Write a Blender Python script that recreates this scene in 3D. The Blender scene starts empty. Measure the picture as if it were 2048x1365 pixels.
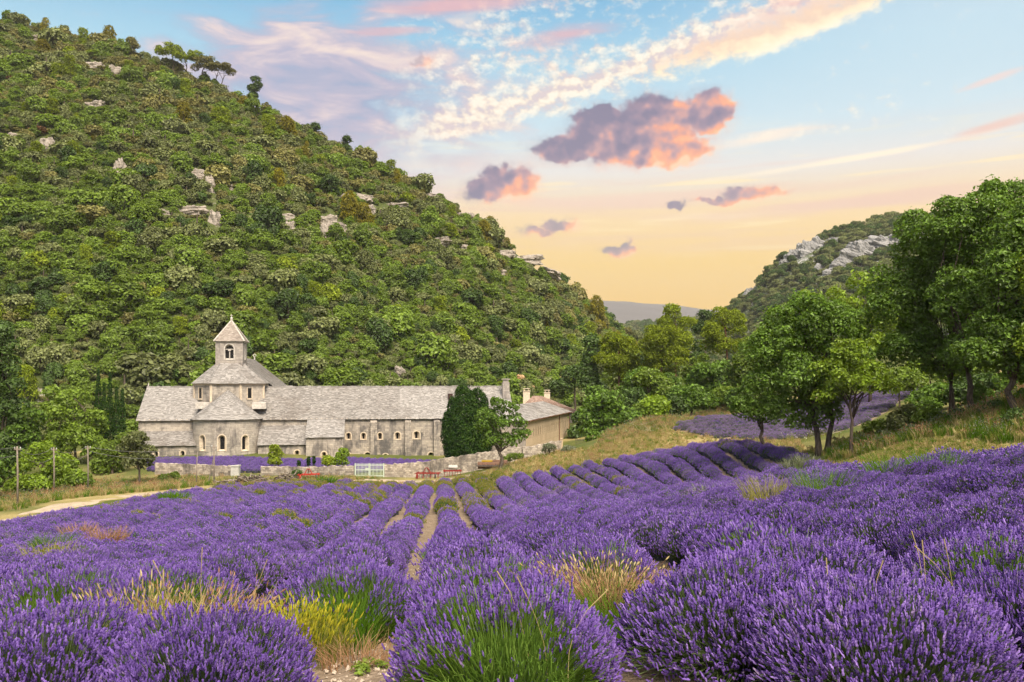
import bpy, math, random
import numpy as np
from mathutils import Vector, Matrix
from mathutils.geometry import tessellate_polygon

RNG = np.random.default_rng(11)
random.seed(11)
scene = bpy.context.scene
COL = scene.collection
PI = math.pi
F, CX, CY = 1700.0, 1024.0, 760.0      # focal length and horizon row used to turn map bearings into metres
EZ = 14.0                              # eye height of the camera above the valley datum

# ------------------------------------------------------------------ camera
cam_d = bpy.data.cameras.new('camera'); cam = bpy.data.objects.new('camera', cam_d); COL.objects.link(cam)
cam_d.sensor_width = 36.0; cam_d.lens = F/2048*36.0
cam_d.shift_y = (CY-682.5)/2048
cam_d.clip_start = 0.1; cam_d.clip_end = 20000
cam.location = (0, 0, EZ); cam.rotation_euler = (PI/2, 0, 0)
scene.camera = cam

# ------------------------------------------------------------------ sun and exposure
SUN_DIR = Vector((0.22, -0.57, 0.79)).normalized()      # towards the sun
sun_d = bpy.data.lights.new('sun', 'SUN'); sun_o = bpy.data.objects.new('sun', sun_d); COL.objects.link(sun_o)
sun_d.energy = 4.6; sun_d.angle = math.radians(32); sun_d.color = (1.0, 0.88, 0.72)
sun_o.rotation_euler = (-SUN_DIR).to_track_quat('-Z', 'Y').to_euler()
scene.view_settings.view_transform = 'Standard'; scene.view_settings.look = 'None'
scene.view_settings.exposure = 0.78; scene.view_settings.gamma = 1.0
scene.view_settings.use_curve_mapping = False
scene.render.engine = 'CYCLES'
cy = scene.cycles
cy.max_bounces = 5; cy.diffuse_bounces = 2; cy.glossy_bounces = 1; cy.transmission_bounces = 3; cy.volume_bounces = 0
cy.transparent_max_bounces = 4; cy.use_denoising = True; cy.caustics_reflective = False; cy.caustics_refractive = False
cy.sample_clamp_indirect = 4.0; cy.use_adaptive_sampling = True; cy.adaptive_threshold = 0.03

# ------------------------------------------------------------------ node helpers
def srgb(r, g, b):
    f = lambda c: (c/255/12.92) if c/255 <= 0.04045 else ((c/255+0.055)/1.055)**2.4
    return (f(r), f(g), f(b), 1.0)

class S:
    """A socket with arithmetic."""
    def __init__(s, t, sock): s.t, s.k = t, sock
    def _m(s, op, *o, clamp=False):
        n = s.t.nodes.new('ShaderNodeMath'); n.operation = op; n.use_clamp = clamp
        for i, v in enumerate((s,)+o):
            if isinstance(v, S): s.t.links.new(v.k, n.inputs[i])
            else: n.inputs[i].default_value = v
        return S(s.t, n.outputs[0])
    def __add__(s, o): return s._m('ADD', o)
    __radd__ = __add__
    def __sub__(s, o): return s._m('SUBTRACT', o)
    def __rsub__(s, o): return (s*-1)+o
    def __mul__(s, o): return s._m('MULTIPLY', o)
    __rmul__ = __mul__
    def __truediv__(s, o): return s._m('DIVIDE', o)
    def pw(s, o): return s._m('POWER', o)
    def sqrt(s): return s._m('SQRT')
    def mx(s, o): return s._m('MAXIMUM', o)
    def mn(s, o): return s._m('MINIMUM', o)
    def abs(s): return s._m('ABSOLUTE')
    def clamp(s): return s._m('ADD', 0.0, clamp=True)
    def step(s, a, b):
        n = s.t.nodes.new('ShaderNodeMapRange'); n.interpolation_type = 'SMOOTHSTEP'
        s.t.links.new(s.k, n.inputs[0]); n.inputs[1].default_value = a; n.inputs[2].default_value = b
        return S(s.t, n.outputs[0])

class T:
    def __init__(s, tree): s.t = tree
    def new(s, typ, **kw):
        n = s.t.nodes.new('ShaderNode'+typ)
        for k, v in kw.items(): setattr(n, k, v)
        return n
    def link(s, a, b): s.t.links.new(a.k if isinstance(a, S) else a, b)
    def put(s, sock, v):
        if isinstance(v, S): s.t.links.new(v.k, sock)
        elif isinstance(v, bpy.types.NodeSocket): s.t.links.new(v, sock)
        else: sock.default_value = v
    def noise(s, vec, scale, detail=3, rough=0.55, dist=0.0, color=False):
        n = s.new('TexNoise')
        if vec is not None: s.put(n.inputs['Vector'], vec)
        s.put(n.inputs['Scale'], scale); n.inputs['Detail'].default_value = detail
        n.inputs['Roughness'].default_value = rough; n.inputs['Distortion'].default_value = dist
        return S(s.t, n.outputs['Color' if color else 'Fac'])
    def vec(s, x, y, z=0.0):
        n = s.new('CombineXYZ')
        for i, v in enumerate((x, y, z)): s.put(n.inputs[i], v)
        return n.outputs[0]
    def sep(s, v):
        n = s.new('SeparateXYZ'); s.put(n.inputs[0], v)
        return [S(s.t, o) for o in n.outputs]
    def mix(s, f, a, b, mode='MIX'):
        n = s.new('Mix', data_type='RGBA', blend_type=mode)
        s.put(n.inputs[0], f); s.put(n.inputs[6], a); s.put(n.inputs[7], b)
        return n.outputs[2]
    def ramp(s, f, stops):
        n = s.new('ValToRGB'); s.put(n.inputs[0], f)
        e = n.color_ramp.elements
        e[0].position, e[0].color = stops[0]; e[1].position, e[1].color = stops[-1]
        for p, c in stops[1:-1]:
            q = e.new(p); q.color = c
        return n.outputs[0]
    def mapping(s, vec, scale=(1, 1, 1), loc=(0, 0, 0)):
        n = s.new('Mapping'); s.put(n.inputs[0], vec); n.inputs[3].default_value = scale; n.inputs[1].default_value = loc
        return n.outputs[0]

def lin(*c): return (c[0], c[1], c[2], 1.0)

# ------------------------------------------------------------------ sky
world = bpy.data.worlds.new('World'); scene.world = world; world.use_nodes = True
def build_sky():
    t = T(world.node_tree); nt = world.node_tree
    nt.nodes.clear()
    out = t.new('OutputWorld'); bg = t.new('Background'); t.link(bg.outputs[0], out.inputs[0])
    tc = t.new('TexCoord')
    dx, dy, dz = t.sep(tc.outputs['Generated'])
    hor = (dx*dx+dy*dy).sqrt().mx(0.02)
    el = dz/hor                                     # tangent of the elevation
    az = dx._m('ARCTAN2', dy)
    X = az*F+CX; Y = el*(-F)+CY                      # bearing and elevation in angular units
    def cpos(px, py):
        a = math.atan((px-CX)/F); return (a*F+CX, CY-(CY-py)*math.cos(a))
    # base gradient; warm towards the sunset bearing, cool lilac opposite
    e01 = (el/0.9).clamp()
    warm = t.ramp(e01, [(0.0, srgb(255, 184, 30)), (0.09, srgb(255, 200, 52)), (0.15, srgb(255, 210, 98)), (0.215, srgb(253, 220, 164)),
                        (0.27, srgb(234, 230, 224)), (0.325, srgb(200, 226, 237)), (0.41, srgb(160, 209, 232)), (0.5, srgb(102, 176, 218)), (1.0, srgb(52, 112, 176))])
    cool = t.ramp(e01, [(0.0, srgb(226, 196, 176)), (0.12, srgb(222, 205, 196)), (0.3, srgb(176, 200, 220)), (0.55, srgb(100, 165, 212)), (1.0, srgb(52, 112, 176))])
    facing = ((az-0.12)._m('COSINE')*0.5+0.5).step(0.25, 0.95)
    base = t.mix(facing, cool, warm)
    # paler to the right of the gap
    pale = (X.step(1150, 1900)*(1-X.step(2600, 3600)))*el.step(0.22, 0.40)*0.55
    base = t.mix(pale, base, srgb(214, 231, 238))
    sky = t.new('TexSky', sky_type='NISHITA'); sky.sun_disc = False
    sky.sun_elevation = math.asin(SUN_DIR.z); sky.sun_rotation = math.atan2(SUN_DIR.x, SUN_DIR.y)
    sky.air_density = 1.5; sky.dust_density = 3.0
    nis = t.new('Mix', data_type='RGBA', blend_type='MULTIPLY'); nis.inputs[0].default_value = 1
    t.link(sky.outputs[0], nis.inputs[6]); nis.inputs[7].default_value = (0.07, 0.07, 0.07, 1)
    base = t.mix(0.10, base, nis.outputs[2])
    P = t.vec(X*0.01, Y*0.01, 0.0)
    nA = t.noise(P, 1.1, 3, 0.6, 0.3)
    # thin horizontal streaks near the horizon
    Ps = t.vec(X*0.0016+Y*0.0009, Y*0.021, 3.0)
    nS = t.noise(Ps, 1.6, 4, 0.55, 0.4)
    low = el.step(0.11, 0.19)*(1-el.step(0.20, 0.31))
    base = t.mix(nS.step(0.47, 0.66)*low*0.42, base, srgb(232, 196, 178))
    nS2 = t.noise(t.vec(X*0.0016+Y*0.0012, Y*0.024, 9.0), 1.7, 3, 0.55, 0.3)
    base = t.mix(nS2.step(0.55, 0.70)*low*0.8, base, srgb(255, 232, 178))
    # soft streak banks low on the right
    def streak(px, py, rx, ry, tilt, col, k, soft=0.9):
        nonlocal base
        x, y = cpos(px, py)
        u = (X-x)/rx; v = ((Y-y)+(X-x)*tilt)/ry
        m = (1-(u*u+v*v).sqrt()+(nS-0.5)*1.3+(nA-0.5)*0.5).step(0.0, soft)
        base = t.mix(m*k, base, col)
    streak(1800, 392, 270, 17, 0.05, srgb(232, 194, 176), 0.7)
    streak(1560, 425, 330, 24, 0.06, srgb(236, 200, 176), 0.65)
    streak(1990, 252, 130, 15, 0.22, srgb(233, 196, 182), 0.9)
    streak(1980, 160, 80, 10, 0.25, srgb(240, 208, 198), 0.7)
    streak(1530, 275, 120, 20, 0.15, srgb(250, 232, 212), 0.8)
    streak(1700, 318, 330, 9, 0.09, srgb(255, 240, 212), 0.9)
    streak(1280, 400, 330, 20, 0.0, srgb(238, 204, 186), 0.55)
    # left lilac-grey bank with cream tops
    x, y = cpos(640, 190)
    nL = t.noise(t.vec(X*0.0042, Y*0.0125, 5.0), 1.5, 5, 0.55, 0.5)
    u = (X-x)/380; v = (Y-y)/190
    mL = (1-(u*u+v*v).sqrt()*0.9+(nL-0.5)*2.0).step(-0.05, 0.65)*0.92
    lil = t.ramp(nL, [(0.38, srgb(140, 156, 190)), (0.52, srgb(180, 172, 194)), (0.62, srgb(218, 198, 200)), (0.74, srgb(244, 222, 204))])
    base = t.mix(mL, base, lil)
    # high broken cloudlets: a long diagonal band and looser flecks above it
    nC = t.noise(t.vec(X*0.01, Y*0.0135, 1.0), 3.2, 5, 0.62, 0.0)
    nC2 = t.noise(t.vec(X*0.01+0.12, Y*0.0135+0.14, 1.0), 3.2, 2, 0.62, 0.0)
    big = t.noise(t.vec(X*0.0026, Y*0.006, 12.0), 1.6, 3, 0.5)
    line = Y-(262-(X-880)*0.30)                      # below the band is positive
    band = (1-((line+10)/62).abs()).mx(-1.0)+X.step(780, 950)*0.1
    high = (1-line.step(-190, -20))*0.0+(line*-1).step(-20, 60)*0.34
    along = X.step(720, 900)*(1-X.step(1720, 1960)*el.step(0.25, 0.40))
    mC = ((band.mx(0.0)*0.95).mx(high+(big-0.5)*1.2)+(nC-0.5)*2.0).step(0.16, 0.95)*along*el.step(0.2, 0.3)*0.9
    colC = t.ramp((nC-nC2)*2.2+0.5, [(0.25, srgb(218, 198, 198)), (0.5, srgb(246, 228, 205)), (0.75, srgb(255, 243, 222))])
    pinkm = t.noise(t.vec(X*0.004, Y*0.011, 21.0), 1.5, 3, 0.5).step(0.5, 0.66)*el.step(0.33, 0.42)
    colC = t.mix(pinkm*0.8, colC, srgb(236, 178, 168))
    base = t.mix(mC, base, colC)
    # thick yellow-white arm of the band up right
    x, y = cpos(1560, 60)
    u = (X-x)/300; v = ((Y-y)+(X-x)*0.24)/48
    mT = (1-(u*u+v*v).sqrt()+(nC-0.5)*1.1+(nA-0.5)*0.7).step(0.05, 0.55)
    colT = t.ramp(v*0.35+0.5+(nC-0.5)*0.5, [(0.25, srgb(232, 208, 196)), (0.45, srgb(238, 205, 178)), (0.6, srgb(255, 233, 196)), (0.8, srgb(255, 246, 220))])
    base = t.mix(mT*0.95, base, colT)
    # unseen broken cloud over the zenith and behind, added to raise the fill light
    nZ = t.noise(t.vec(dx/(dz.mx(0.0)+0.25), dy/(dz.mx(0.0)+0.25), 7.0), 1.6, 3, 0.6)
    base = t.mix(nZ.step(0.36, 0.56)*el.step(0.46, 0.62)*0.9, base, srgb(250, 240, 226))
    # rose wisps at the top
    for (px, py, rx, ry, k) in ((900, 14, 260, 34, 0.85), (1130, 70, 150, 24, 0.75), (780, 62, 120, 13, 0.6), (560, 195, 60, 30, 0.0)):
        if k: streak(px, py, rx, ry, 0.12, srgb(222, 170, 174), k)
    # cumulus
    n1 = t.noise(P, 1.7, 6, 0.56, 0.0)
    nlo = t.noise(P, 2.2, 2, 0.5); nlob = t.noise(t.vec(X*0.01+0.13, Y*0.01+0.14, 0.0), 2.2, 2, 0.5)
    warp = t.noise(P, 3.6, 2, 0.5, color=True)
    wx, wy, _ = t.sep(warp.k)
    WX = X+(wx-0.5)*46; WY = Y+(wy-0.5)*40
    def cumulus(blobs, cx_, cy_, sx, sy, kn, edge, op=1.0):
        nonlocal base
        B = None
        for (px, py, rx, ry) in blobs:
            x, y = cpos(px, py)
            u = (WX-x)/rx; v = (WY-y)/ry
            d = 1-(u*u+v*v).sqrt()
            B = d if B is None else B.mx(d)
        m = ((B+(n1-0.5)*kn).step(0.0, edge)).mx((B+(n1-0.5)*kn*1.8).step(-0.22, 0.5)*0.5)
        x, y = cpos(cx_, cy_)
        L = ((X-x)/sx)*0.50+((Y-y)/sy)*0.42+(nlo-nlob)*1.5+(n1-0.5)*0.55+(nA-0.5)*0.9+0.34
        rim = (1-(B+(n1-0.5)*kn).step(0.0, edge*1.6))*0.22
        col = t.ramp(L+rim, [(0.0, srgb(116, 112, 142)), (0.28, srgb(148, 128, 150)), (0.48, srgb(192, 150, 154)), (0.66, srgb(238, 160, 132)),
                             (0.84, srgb(252, 178, 132)), (1.0, srgb(255, 206, 168))])
        base = t.mix(m*op, base, col)
    cumulus([(1240, 275, 130, 62), (1310, 245, 105, 62), (1418, 222, 58, 50), (1330, 300, 110, 42), (1140, 298, 88, 34), (1200, 240, 60, 36)],
            1290, 268, 230, 95, 0.34, 0.30)
    cumulus([(1030, 368, 62, 44), (972, 380, 58, 34), (1000, 350, 40, 26)], 1000, 370, 95, 52, 0.32, 0.45)
    cumulus([(1120, 452, 54, 15), (1080, 464, 42, 12)], 1105, 456, 70, 26, 0.5, 0.5, 0.85)
    cumulus([(1235, 502, 40, 15), (1255, 496, 24, 14)], 1235, 500, 50, 22, 0.5, 0.45, 0.85)
    cumulus([(1500, 390, 72, 17), (1440, 402, 60, 9), (1350, 410, 26, 14), (1540, 386, 40, 15)], 1470, 396, 130, 24, 0.45, 0.45, 0.9)
    cumulus([(850, 123, 34, 11)], 850, 123, 60, 20, 0.4, 0.6, 0.5)
    t.link(base, bg.inputs[0]); bg.inputs[1].default_value = 0.69
    world.cycles.sampling_method = 'MANUAL'; world.cycles.sample_map_resolution = 512
build_sky()

# ------------------------------------------------------------------ mesh helpers
def mesh(name, V, Fs, mats=(), mi=None, smooth=False):
    """V (n,3); Fs: one (m,k) int array or a list of such arrays / tuples."""
    me = bpy.data.meshes.new(name)
    V = np.asarray(V, dtype=np.float32).reshape(-1, 3)
    if isinstance(Fs, np.ndarray): Fs = [Fs]
    if len(Fs) and not isinstance(Fs[0], np.ndarray):
        me.from_pydata([tuple(v) for v in V.tolist()], [], [tuple(f) for f in Fs])
        n = len(me.polygons)
    else:
        Fs = [f for f in Fs if len(f)]
        loops = np.concatenate([f.reshape(-1) for f in Fs]).astype(np.int32)
        tot = np.concatenate([np.full(len(f), f.shape[1], dtype=np.int32) for f in Fs])
        start = np.concatenate(([0], np.cumsum(tot)[:-1])).astype(np.int32)
        me.vertices.add(len(V)); me.vertices.foreach_set('co', V.reshape(-1))
        me.loops.add(len(loops)); me.loops.foreach_set('vertex_index', loops)
        n = len(tot); me.polygons.add(n)
        me.polygons.foreach_set('loop_start', start); me.polygons.foreach_set('loop_total', tot)
    for m in mats: me.materials.append(m)
    if mi is not None: me.polygons.foreach_set('material_index', np.asarray(mi, dtype=np.int32))
    me.polygons.foreach_set('use_smooth', np.full(n, smooth, dtype=bool))
    me.update(calc_edges=True)
    return me

def obj(name, me, parent=None, loc=(0, 0, 0), rot=(0, 0, 0), scale=(1, 1, 1), link=True):
    o = bpy.data.objects.new(name, me)
    o.location = loc; o.rotation_euler = rot; o.scale = scale
    if link: COL.objects.link(o)
    if parent is not None: o.parent = parent
    return o
def empty(name, loc, rz=0.0):
    o = obj(name, None, None, loc, (0, 0, rz)); o.empty_display_size = 0.3; return o
def tag(o, label=None, cat=None, group=None, kind=None):
    if label: o['label'] = label
    if cat: o['category'] = cat
    if group: o['group'] = group
    if kind: o['kind'] = kind
    return o
def struct(name, me): return tag(obj(name, me), kind='structure')

class MB:
    """Collects polygons for one mesh."""
    def __init__(s): s.V = []; s.F = []
    def add(s, V, Fs):
        b = len(s.V); s.V += [tuple(v) for v in V]; s.F += [tuple(i+b for i in f) for f in Fs]
    def box(s, x0, x1, y0, y1, z0, z1):
        s.add([(x0, y0, z0), (x1, y0, z0), (x1, y1, z0), (x0, y1, z0), (x0, y0, z1), (x1, y0, z1), (x1, y1, z1), (x0, y1, z1)],
              [(0, 3, 2, 1), (4, 5, 6, 7), (0, 1, 5, 4), (1, 2, 6, 5), (2, 3, 7, 6), (3, 0, 4, 7)])
    def tube(s, pts, rad, n=6, caps=True):
        pts = [Vector(p) for p in pts]
        if not hasattr(rad, '__len__'): rad = [rad]*len(pts)
        V = []; Fs = []
        for i, p in enumerate(pts):
            d = (pts[min(i+1, len(pts)-1)]-pts[max(i-1, 0)]).normalized()
            a = d.orthogonal().normalized() if abs(d.z) > 0.9 else d.cross(Vector((0, 0, 1))).normalized()
            b = d.cross(a)
            for k in range(n):
                th = 2*PI*k/n; V.append(p+(a*math.cos(th)+b*math.sin(th))*rad[i])
        for i in range(len(pts)-1):
            for k in range(n):
                k2 = (k+1) % n
                Fs.append((i*n+k, i*n+k2, (i+1)*n+k2, (i+1)*n+k))
        if caps:
            Fs.append(tuple(range(n-1, -1, -1))); Fs.append(tuple(range((len(pts)-1)*n, len(pts)*n)))
        s.add(V, Fs)
    def build(s, name, mat, parent=None, smooth=False, **kw):
        return obj(name, mesh(name, s.V, s.F, [mat] if mat else [], smooth=smooth), parent, **kw)

def blob_mesh(name, rx, ry, rz, seg, rings, amp, seed, mat, smooth=True, zmin=-1.0):
    """A lumpy closed rock- or core-like body."""
    r = np.random.default_rng(seed)
    ks = r.normal(size=(9, 3))*np.linspace(1.2, 4.2, 9)[:, None]; ph = r.uniform(0, 6.28, 9)
    V = []
    for i in range(rings+1):
        th = PI*i/rings
        for k in range(seg):
            f = 2*PI*k/seg
            V.append((math.sin(th)*math.cos(f), math.sin(th)*math.sin(f), max(zmin, math.cos(th))))
    V = np.array(V); d = 1+amp*np.sin(V@ks.T+ph).mean(1)*2.2
    V = V*d[:, None]*np.array([rx, ry, rz])
    Fs = [(i*seg+k, (i+1)*seg+k, (i+1)*seg+(k+1) % seg, i*seg+(k+1) % seg) for i in range(rings) for k in range(seg)]
    return mesh(name, V, np.array(Fs), [mat], smooth=smooth)

def crag_mesh(name, rx, ry, rz, seed, mat, seg=40, rings=26):
    """A craggy outcrop: bedding ledges and vertical joints cut into a block."""
    r = np.random.default_rng(seed); V = []
    for i in range(rings+1):
        th = PI*i/rings
        for k in range(seg):
            f = 2*PI*k/seg; x, y, z = math.sin(th)*math.cos(f), math.sin(th)*math.sin(f), math.cos(th)
            p = 0.62; V.append((math.copysign(abs(x)**p, x), math.copysign(abs(y)**p, y), math.copysign(abs(z)**0.8, z)))
    V = np.array(V); out = np.ones(len(V))
    for f, a in ((1.6, 0.20), (3.4, 0.13), (7.5, 0.075), (14, 0.04)):
        for _ in range(3):
            d = r.normal(size=3)*np.array([1.3, 1.3, 0.55]); d /= np.linalg.norm(d)
            out += a*(0.5-np.abs(np.sin(V@d*f+r.uniform(0, 6.28))))
    led = np.round(V[:, 2]*3.2+0.35*np.sin(V[:, 0]*3+seed)); rnd = r.uniform(-0.13, 0.13, 40); out += rnd[(led.astype(int)+20) % 40]
    W = V*out[:, None]*np.array([rx, ry, rz]); W += r.normal(0, 0.02, W.shape)*min(rx, rz)
    Fs = [(i*seg+k, (i+1)*seg+k, (i+1)*seg+(k+1) % seg, i*seg+(k+1) % seg) for i in range(rings) for k in range(seg)]
    return mesh(name, W, np.array(Fs), [mat], smooth=False)

def noise2(x, y, seed, n=6, f0=1.0, gain=0.6):
    """Cheap smooth value field made of sines, about -1..1."""
    r = np.random.default_rng(seed); out = np.zeros_like(np.asarray(x, dtype=float)); a = 1.0; tot = 0; f = f0
    for _ in range(n):
        for _ in range(3):
            th = r.uniform(0, 6.283); out = out+a*np.sin((x*math.cos(th)+y*math.sin(th))*f*r.uniform(0.8, 1.25)+r.uniform(0, 6.28))
            tot += a*a
        a *= gain; f *= 1.95
    return out/math.sqrt(tot)*0.8

def scatter(name, pts, idx, rotz, scl, protos, tilt=None):
    """One 'stuff' object: prototypes instanced on points by geometry nodes."""
    pts = np.asarray(pts, dtype=np.float32); n = len(pts)
    me = bpy.data.meshes.new(name); me.vertices.add(n); me.vertices.foreach_set('co', pts.reshape(-1))
    rot = np.zeros((n, 3), dtype=np.float32); rot[:, 2] = rotz
    if tilt is not None: rot[:, :2] = tilt
    scl = np.asarray(scl, dtype=np.float32)
    if scl.ndim == 1: scl = np.repeat(scl[:, None], 3, 1)
    a = me.attributes.new('kind_id', 'INT', 'POINT'); a.data.foreach_set('value', np.asarray(idx, dtype=np.int32))
    a = me.attributes.new('turn', 'FLOAT_VECTOR', 'POINT'); a.data.foreach_set('vector', rot.reshape(-1))
    a = me.attributes.new('size', 'FLOAT_VECTOR', 'POINT'); a.data.foreach_set('vector', np.ascontiguousarray(scl).reshape(-1))
    me.update()
    o = obj(name, me)
    g = bpy.data.node_groups.new(name+'_scatter', 'GeometryNodeTree')
    g.interface.new_socket('Geometry', in_out='INPUT', socket_type='NodeSocketGeometry')
    g.interface.new_socket('Geometry', in_out='OUTPUT', socket_type='NodeSocketGeometry')
    gi = g.nodes.new('NodeGroupInput'); go = g.nodes.new('NodeGroupOutput'); j = g.nodes.new('GeometryNodeJoinGeometry')
    def attr(nm, ty):
        a = g.nodes.new('GeometryNodeInputNamedAttribute'); a.data_type = ty; a.inputs[0].default_value = nm; return a.outputs[0]
    ka, ra, sa = attr('kind_id', 'INT'), attr('turn', 'FLOAT_VECTOR'), attr('size', 'FLOAT_VECTOR')
    for k, p in enumerate(protos):
        if not (np.asarray(idx) == k).any(): continue
        oi = g.nodes.new('GeometryNodeObjectInfo'); oi.inputs['Object'].default_value = p; oi.inputs['As Instance'].default_value = False
        c = g.nodes.new('FunctionNodeCompare'); c.data_type = 'INT'; c.operation = 'EQUAL'
        g.links.new(ka, c.inputs[2]); c.inputs[3].default_value = k
        ip = g.nodes.new('GeometryNodeInstanceOnPoints')
        g.links.new(gi.outputs[0], ip.inputs['Points']); g.links.new(c.outputs[0], ip.inputs['Selection'])
        g.links.new(oi.outputs['Geometry'], ip.inputs['Instance'])
        g.links.new(ra, ip.inputs['Rotation']); g.links.new(sa, ip.inputs['Scale'])
        g.links.new(ip.outputs[0], j.inputs[0])
    g.links.new(j.outputs[0], go.inputs[0])
    m = o.modifiers.new('scatter', 'NODES'); m.node_group = g
    o['kind'] = 'stuff'
    return o

# ------------------------------------------------------------------ materials
def material(name):
    m = bpy.data.materials.new(name); m.use_nodes = True
    nt = m.node_tree; nt.nodes.clear(); t = T(nt)
    out = t.new('OutputMaterial'); return m, t, out
def principled(t, out, col, rough=0.8, bump=None, strength=0.3, dist=0.02, spec=0.3, metallic=0.0):
    p = t.new('BsdfPrincipled'); t.put(p.inputs['Base Color'], col); t.put(p.inputs['Roughness'], rough)
    p.inputs['Specular IOR Level'].default_value = spec; p.inputs['Metallic'].default_value = metallic
    if bump is not None:
        b = t.new('Bump'); b.inputs['Strength'].default_value = strength; b.inputs['Distance'].default_value = dist
        t.put(b.inputs['Height'], bump); t.link(b.outputs[0], p.inputs['Normal'])
    t.link(p.outputs[0], out.inputs[0]); return p
def leaf_mat(name, stops, trans=0.3, objvar=0.35, tint=(0.30, 0.30, 0.05), gloss=0.0):
    """Leaf colour varies leaf by leaf and plant by plant; light passes through."""
    m, t, out = material(name)
    g = t.new('NewGeometry'); oi = t.new('ObjectInfo')
    r = S(t.t, g.outputs['Random Per Island']); ro = S(t.t, oi.outputs['Random'])
    col = t.ramp((r*(1-objvar)+ro*objvar), stops)
    d = t.new('BsdfDiffuse'); t.put(d.inputs[0], col)
    tr = t.new('BsdfTranslucent'); t.put(tr.inputs[0], t.mix(0.5, col, lin(*tint)))
    mx = t.new('MixShader'); mx.inputs[0].default_value = trans
    t.link(d.outputs[0], mx.inputs[1]); t.link(tr.outputs[0], mx.inputs[2])
    last = mx
    if gloss > 0:
        gl = t.new('BsdfGlossy'); gl.inputs['Roughness'].default_value = 0.45; gl.inputs[0].default_value = (1, 1, 1, 1)
        m2 = t.new('MixShader'); m2.inputs[0].default_value = gloss
        t.link(mx.outputs[0], m2.inputs[1]); t.link(gl.outputs[0], m2.inputs[2]); last = m2
    t.link(last.outputs[0], out.inputs[0])
    return m
def plain_mat(name, col, rough=0.7, var=0.25, scale=6.0, metallic=0.0, spec=0.3):
    m, t, out = material(name)
    tc = t.new('TexCoord')
    n = t.noise(tc.outputs['Object'], scale, 5, 0.65)
    dark = lin(*[c*(1-var) for c in col]); lite = lin(*[min(1, c*(1+var)) for c in col])
    principled(t, out, t.mix(n.step(0.3, 0.7), dark, lite), rough, bump=n, strength=0.25, metallic=metallic, spec=spec)
    return m
# ------------------------------------------------------------------ the lie of the land
def gx(px, D): return (px-CX)/F*D
def P(px, py, D): return Vector((gx(px, D), D, EZ+(CY-py)/F*D))
# surveyed ground points: bearing, distance, level below the eye (m)
GP = []
def gp(px, D, py=None, z=None): GP.append((gx(px, D), D, z if z is not None else (CY-py)/F*D))
for x, y, z in ((0, -30, 0.6), (-40, -30, -1.0), (45, -30, 1.6), (-9, 0, -1.7), (9, 0, -1.5), (0, 0, -1.75), (-40, 0, -4.0), (45, 0, -0.6), (-80, 0, -8), (90, 0, 4)):
    GP.append((x, y, z))
for D, z in ((5.5, -2.1), (9, -2.6), (14, -3.35), (22, -4.8), (31, -6.0), (46, -7.5), (75, -10.1), (92, -11.6), (105, -12.1), (128, -11.9)): gp(862, D, z=z)
gp(0, 8, z=-2.55); gp(0, 20, z=-5.0); gp(0, 40, z=-8.2); gp(0, 68, py=1040); gp(310, 90, py=985); gp(35, 76, py=1015)
gp(108, 88, py=992); gp(176, 96, py=984); gp(300, 55, z=-9.0); gp(-400, 60, z=-11.5); gp(-400, 110, z=-12.5); gp(60, 110, z=-12.3); gp(275, 124, z=-11.1); gp(500, 120, z=-11.1)
gp(450, 108, py=950); gp(450, 88, py=985); gp(600, 84, py=978); gp(640, 60, z=-9.0); gp(450, 30, z=-6.3)
gp(2048, 6, z=-1.85); gp(2048, 16, z=-2.5); gp(2048, 38, z=-4.0); gp(1600, 34, z=-4.5); gp(1400, 31, z=-4.8); gp(1200, 28, z=-4.85); gp(1600, 15, z=-2.9)
gp(1500, 45, z=-7.0); gp(1500, 65, z=-7.5); gp(1300, 60, z=-8.3); gp(1300, 42, z=-7.0); gp(1650, 45, z=-6.3); gp(1650, 60, py=937); gp(2048, 48, py=892); gp(1640, 63, py=907); gp(1525, 73, py=898); gp(1700, 80, z=-5.3); gp(1900, 60, py=853); gp(1800, 54, z=-4.3)
gp(2030, 53, py=812); gp(2300, 50, z=0.8); gp(2300, 38, z=-2.6); gp(2300, 90, z=4.0); gp(1620, 55, py=944)
gp(1400, 83, z=-7.15); gp(1560, 73, z=-6.8); gp(1625, 58, z=-6.9); gp(1200, 84, z=-8.5); gp(1000, 82, z=-9.7)
gp(1560, 86, z=-6.3); gp(1345, 105, py=857); gp(1480, 122, py=835); gp(1800, 118, py=795); gp(1850, 134, py=776); gp(1700, 96, py=850)
gp(1220, 100, py=882); gp(1290, 110, py=843); gp(1450, 140, py=806); gp(1200, 93, py=905); gp(1180, 116, z=-9.9); gp(1000, 92, py=941); gp(1100, 95, py=918)
gp(1060, 110, z=-10.2); gp(780, 101, py=957); gp(1120, 150, z=-9.0); gp(1200, 170, z=-6.0); gp(1650, 160, z=0.5); gp(2000, 150, z=6.0); gp(1350, 200, z=-3.0)
gp(300, 160, z=-11.5); gp(800, 160, z=-10.5); gp(0, 150, z=-11.8); gp(1000, 190, z=-9.0)
GP = np.array(GP)
def _tps(r2): return np.where(r2 > 1e-9, r2*np.log(np.maximum(r2, 1e-9))*0.5, 0.0)
_n = len(GP); _A = np.zeros((_n+3, _n+3))
_A[:_n, :_n] = _tps(((GP[:, None, :2]-GP[None, :, :2])**2).sum(2))+np.eye(_n)*1.0
_A[:_n, _n:] = np.c_[np.ones(_n), GP[:, :2]]; _A[_n:, :_n] = _A[:_n, _n:].T
_W = np.linalg.solve(_A, np.r_[GP[:, 2], 0, 0, 0])
XMIN, XMAX, YMIN, YMAX = -115., 120., -30., 200.
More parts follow.
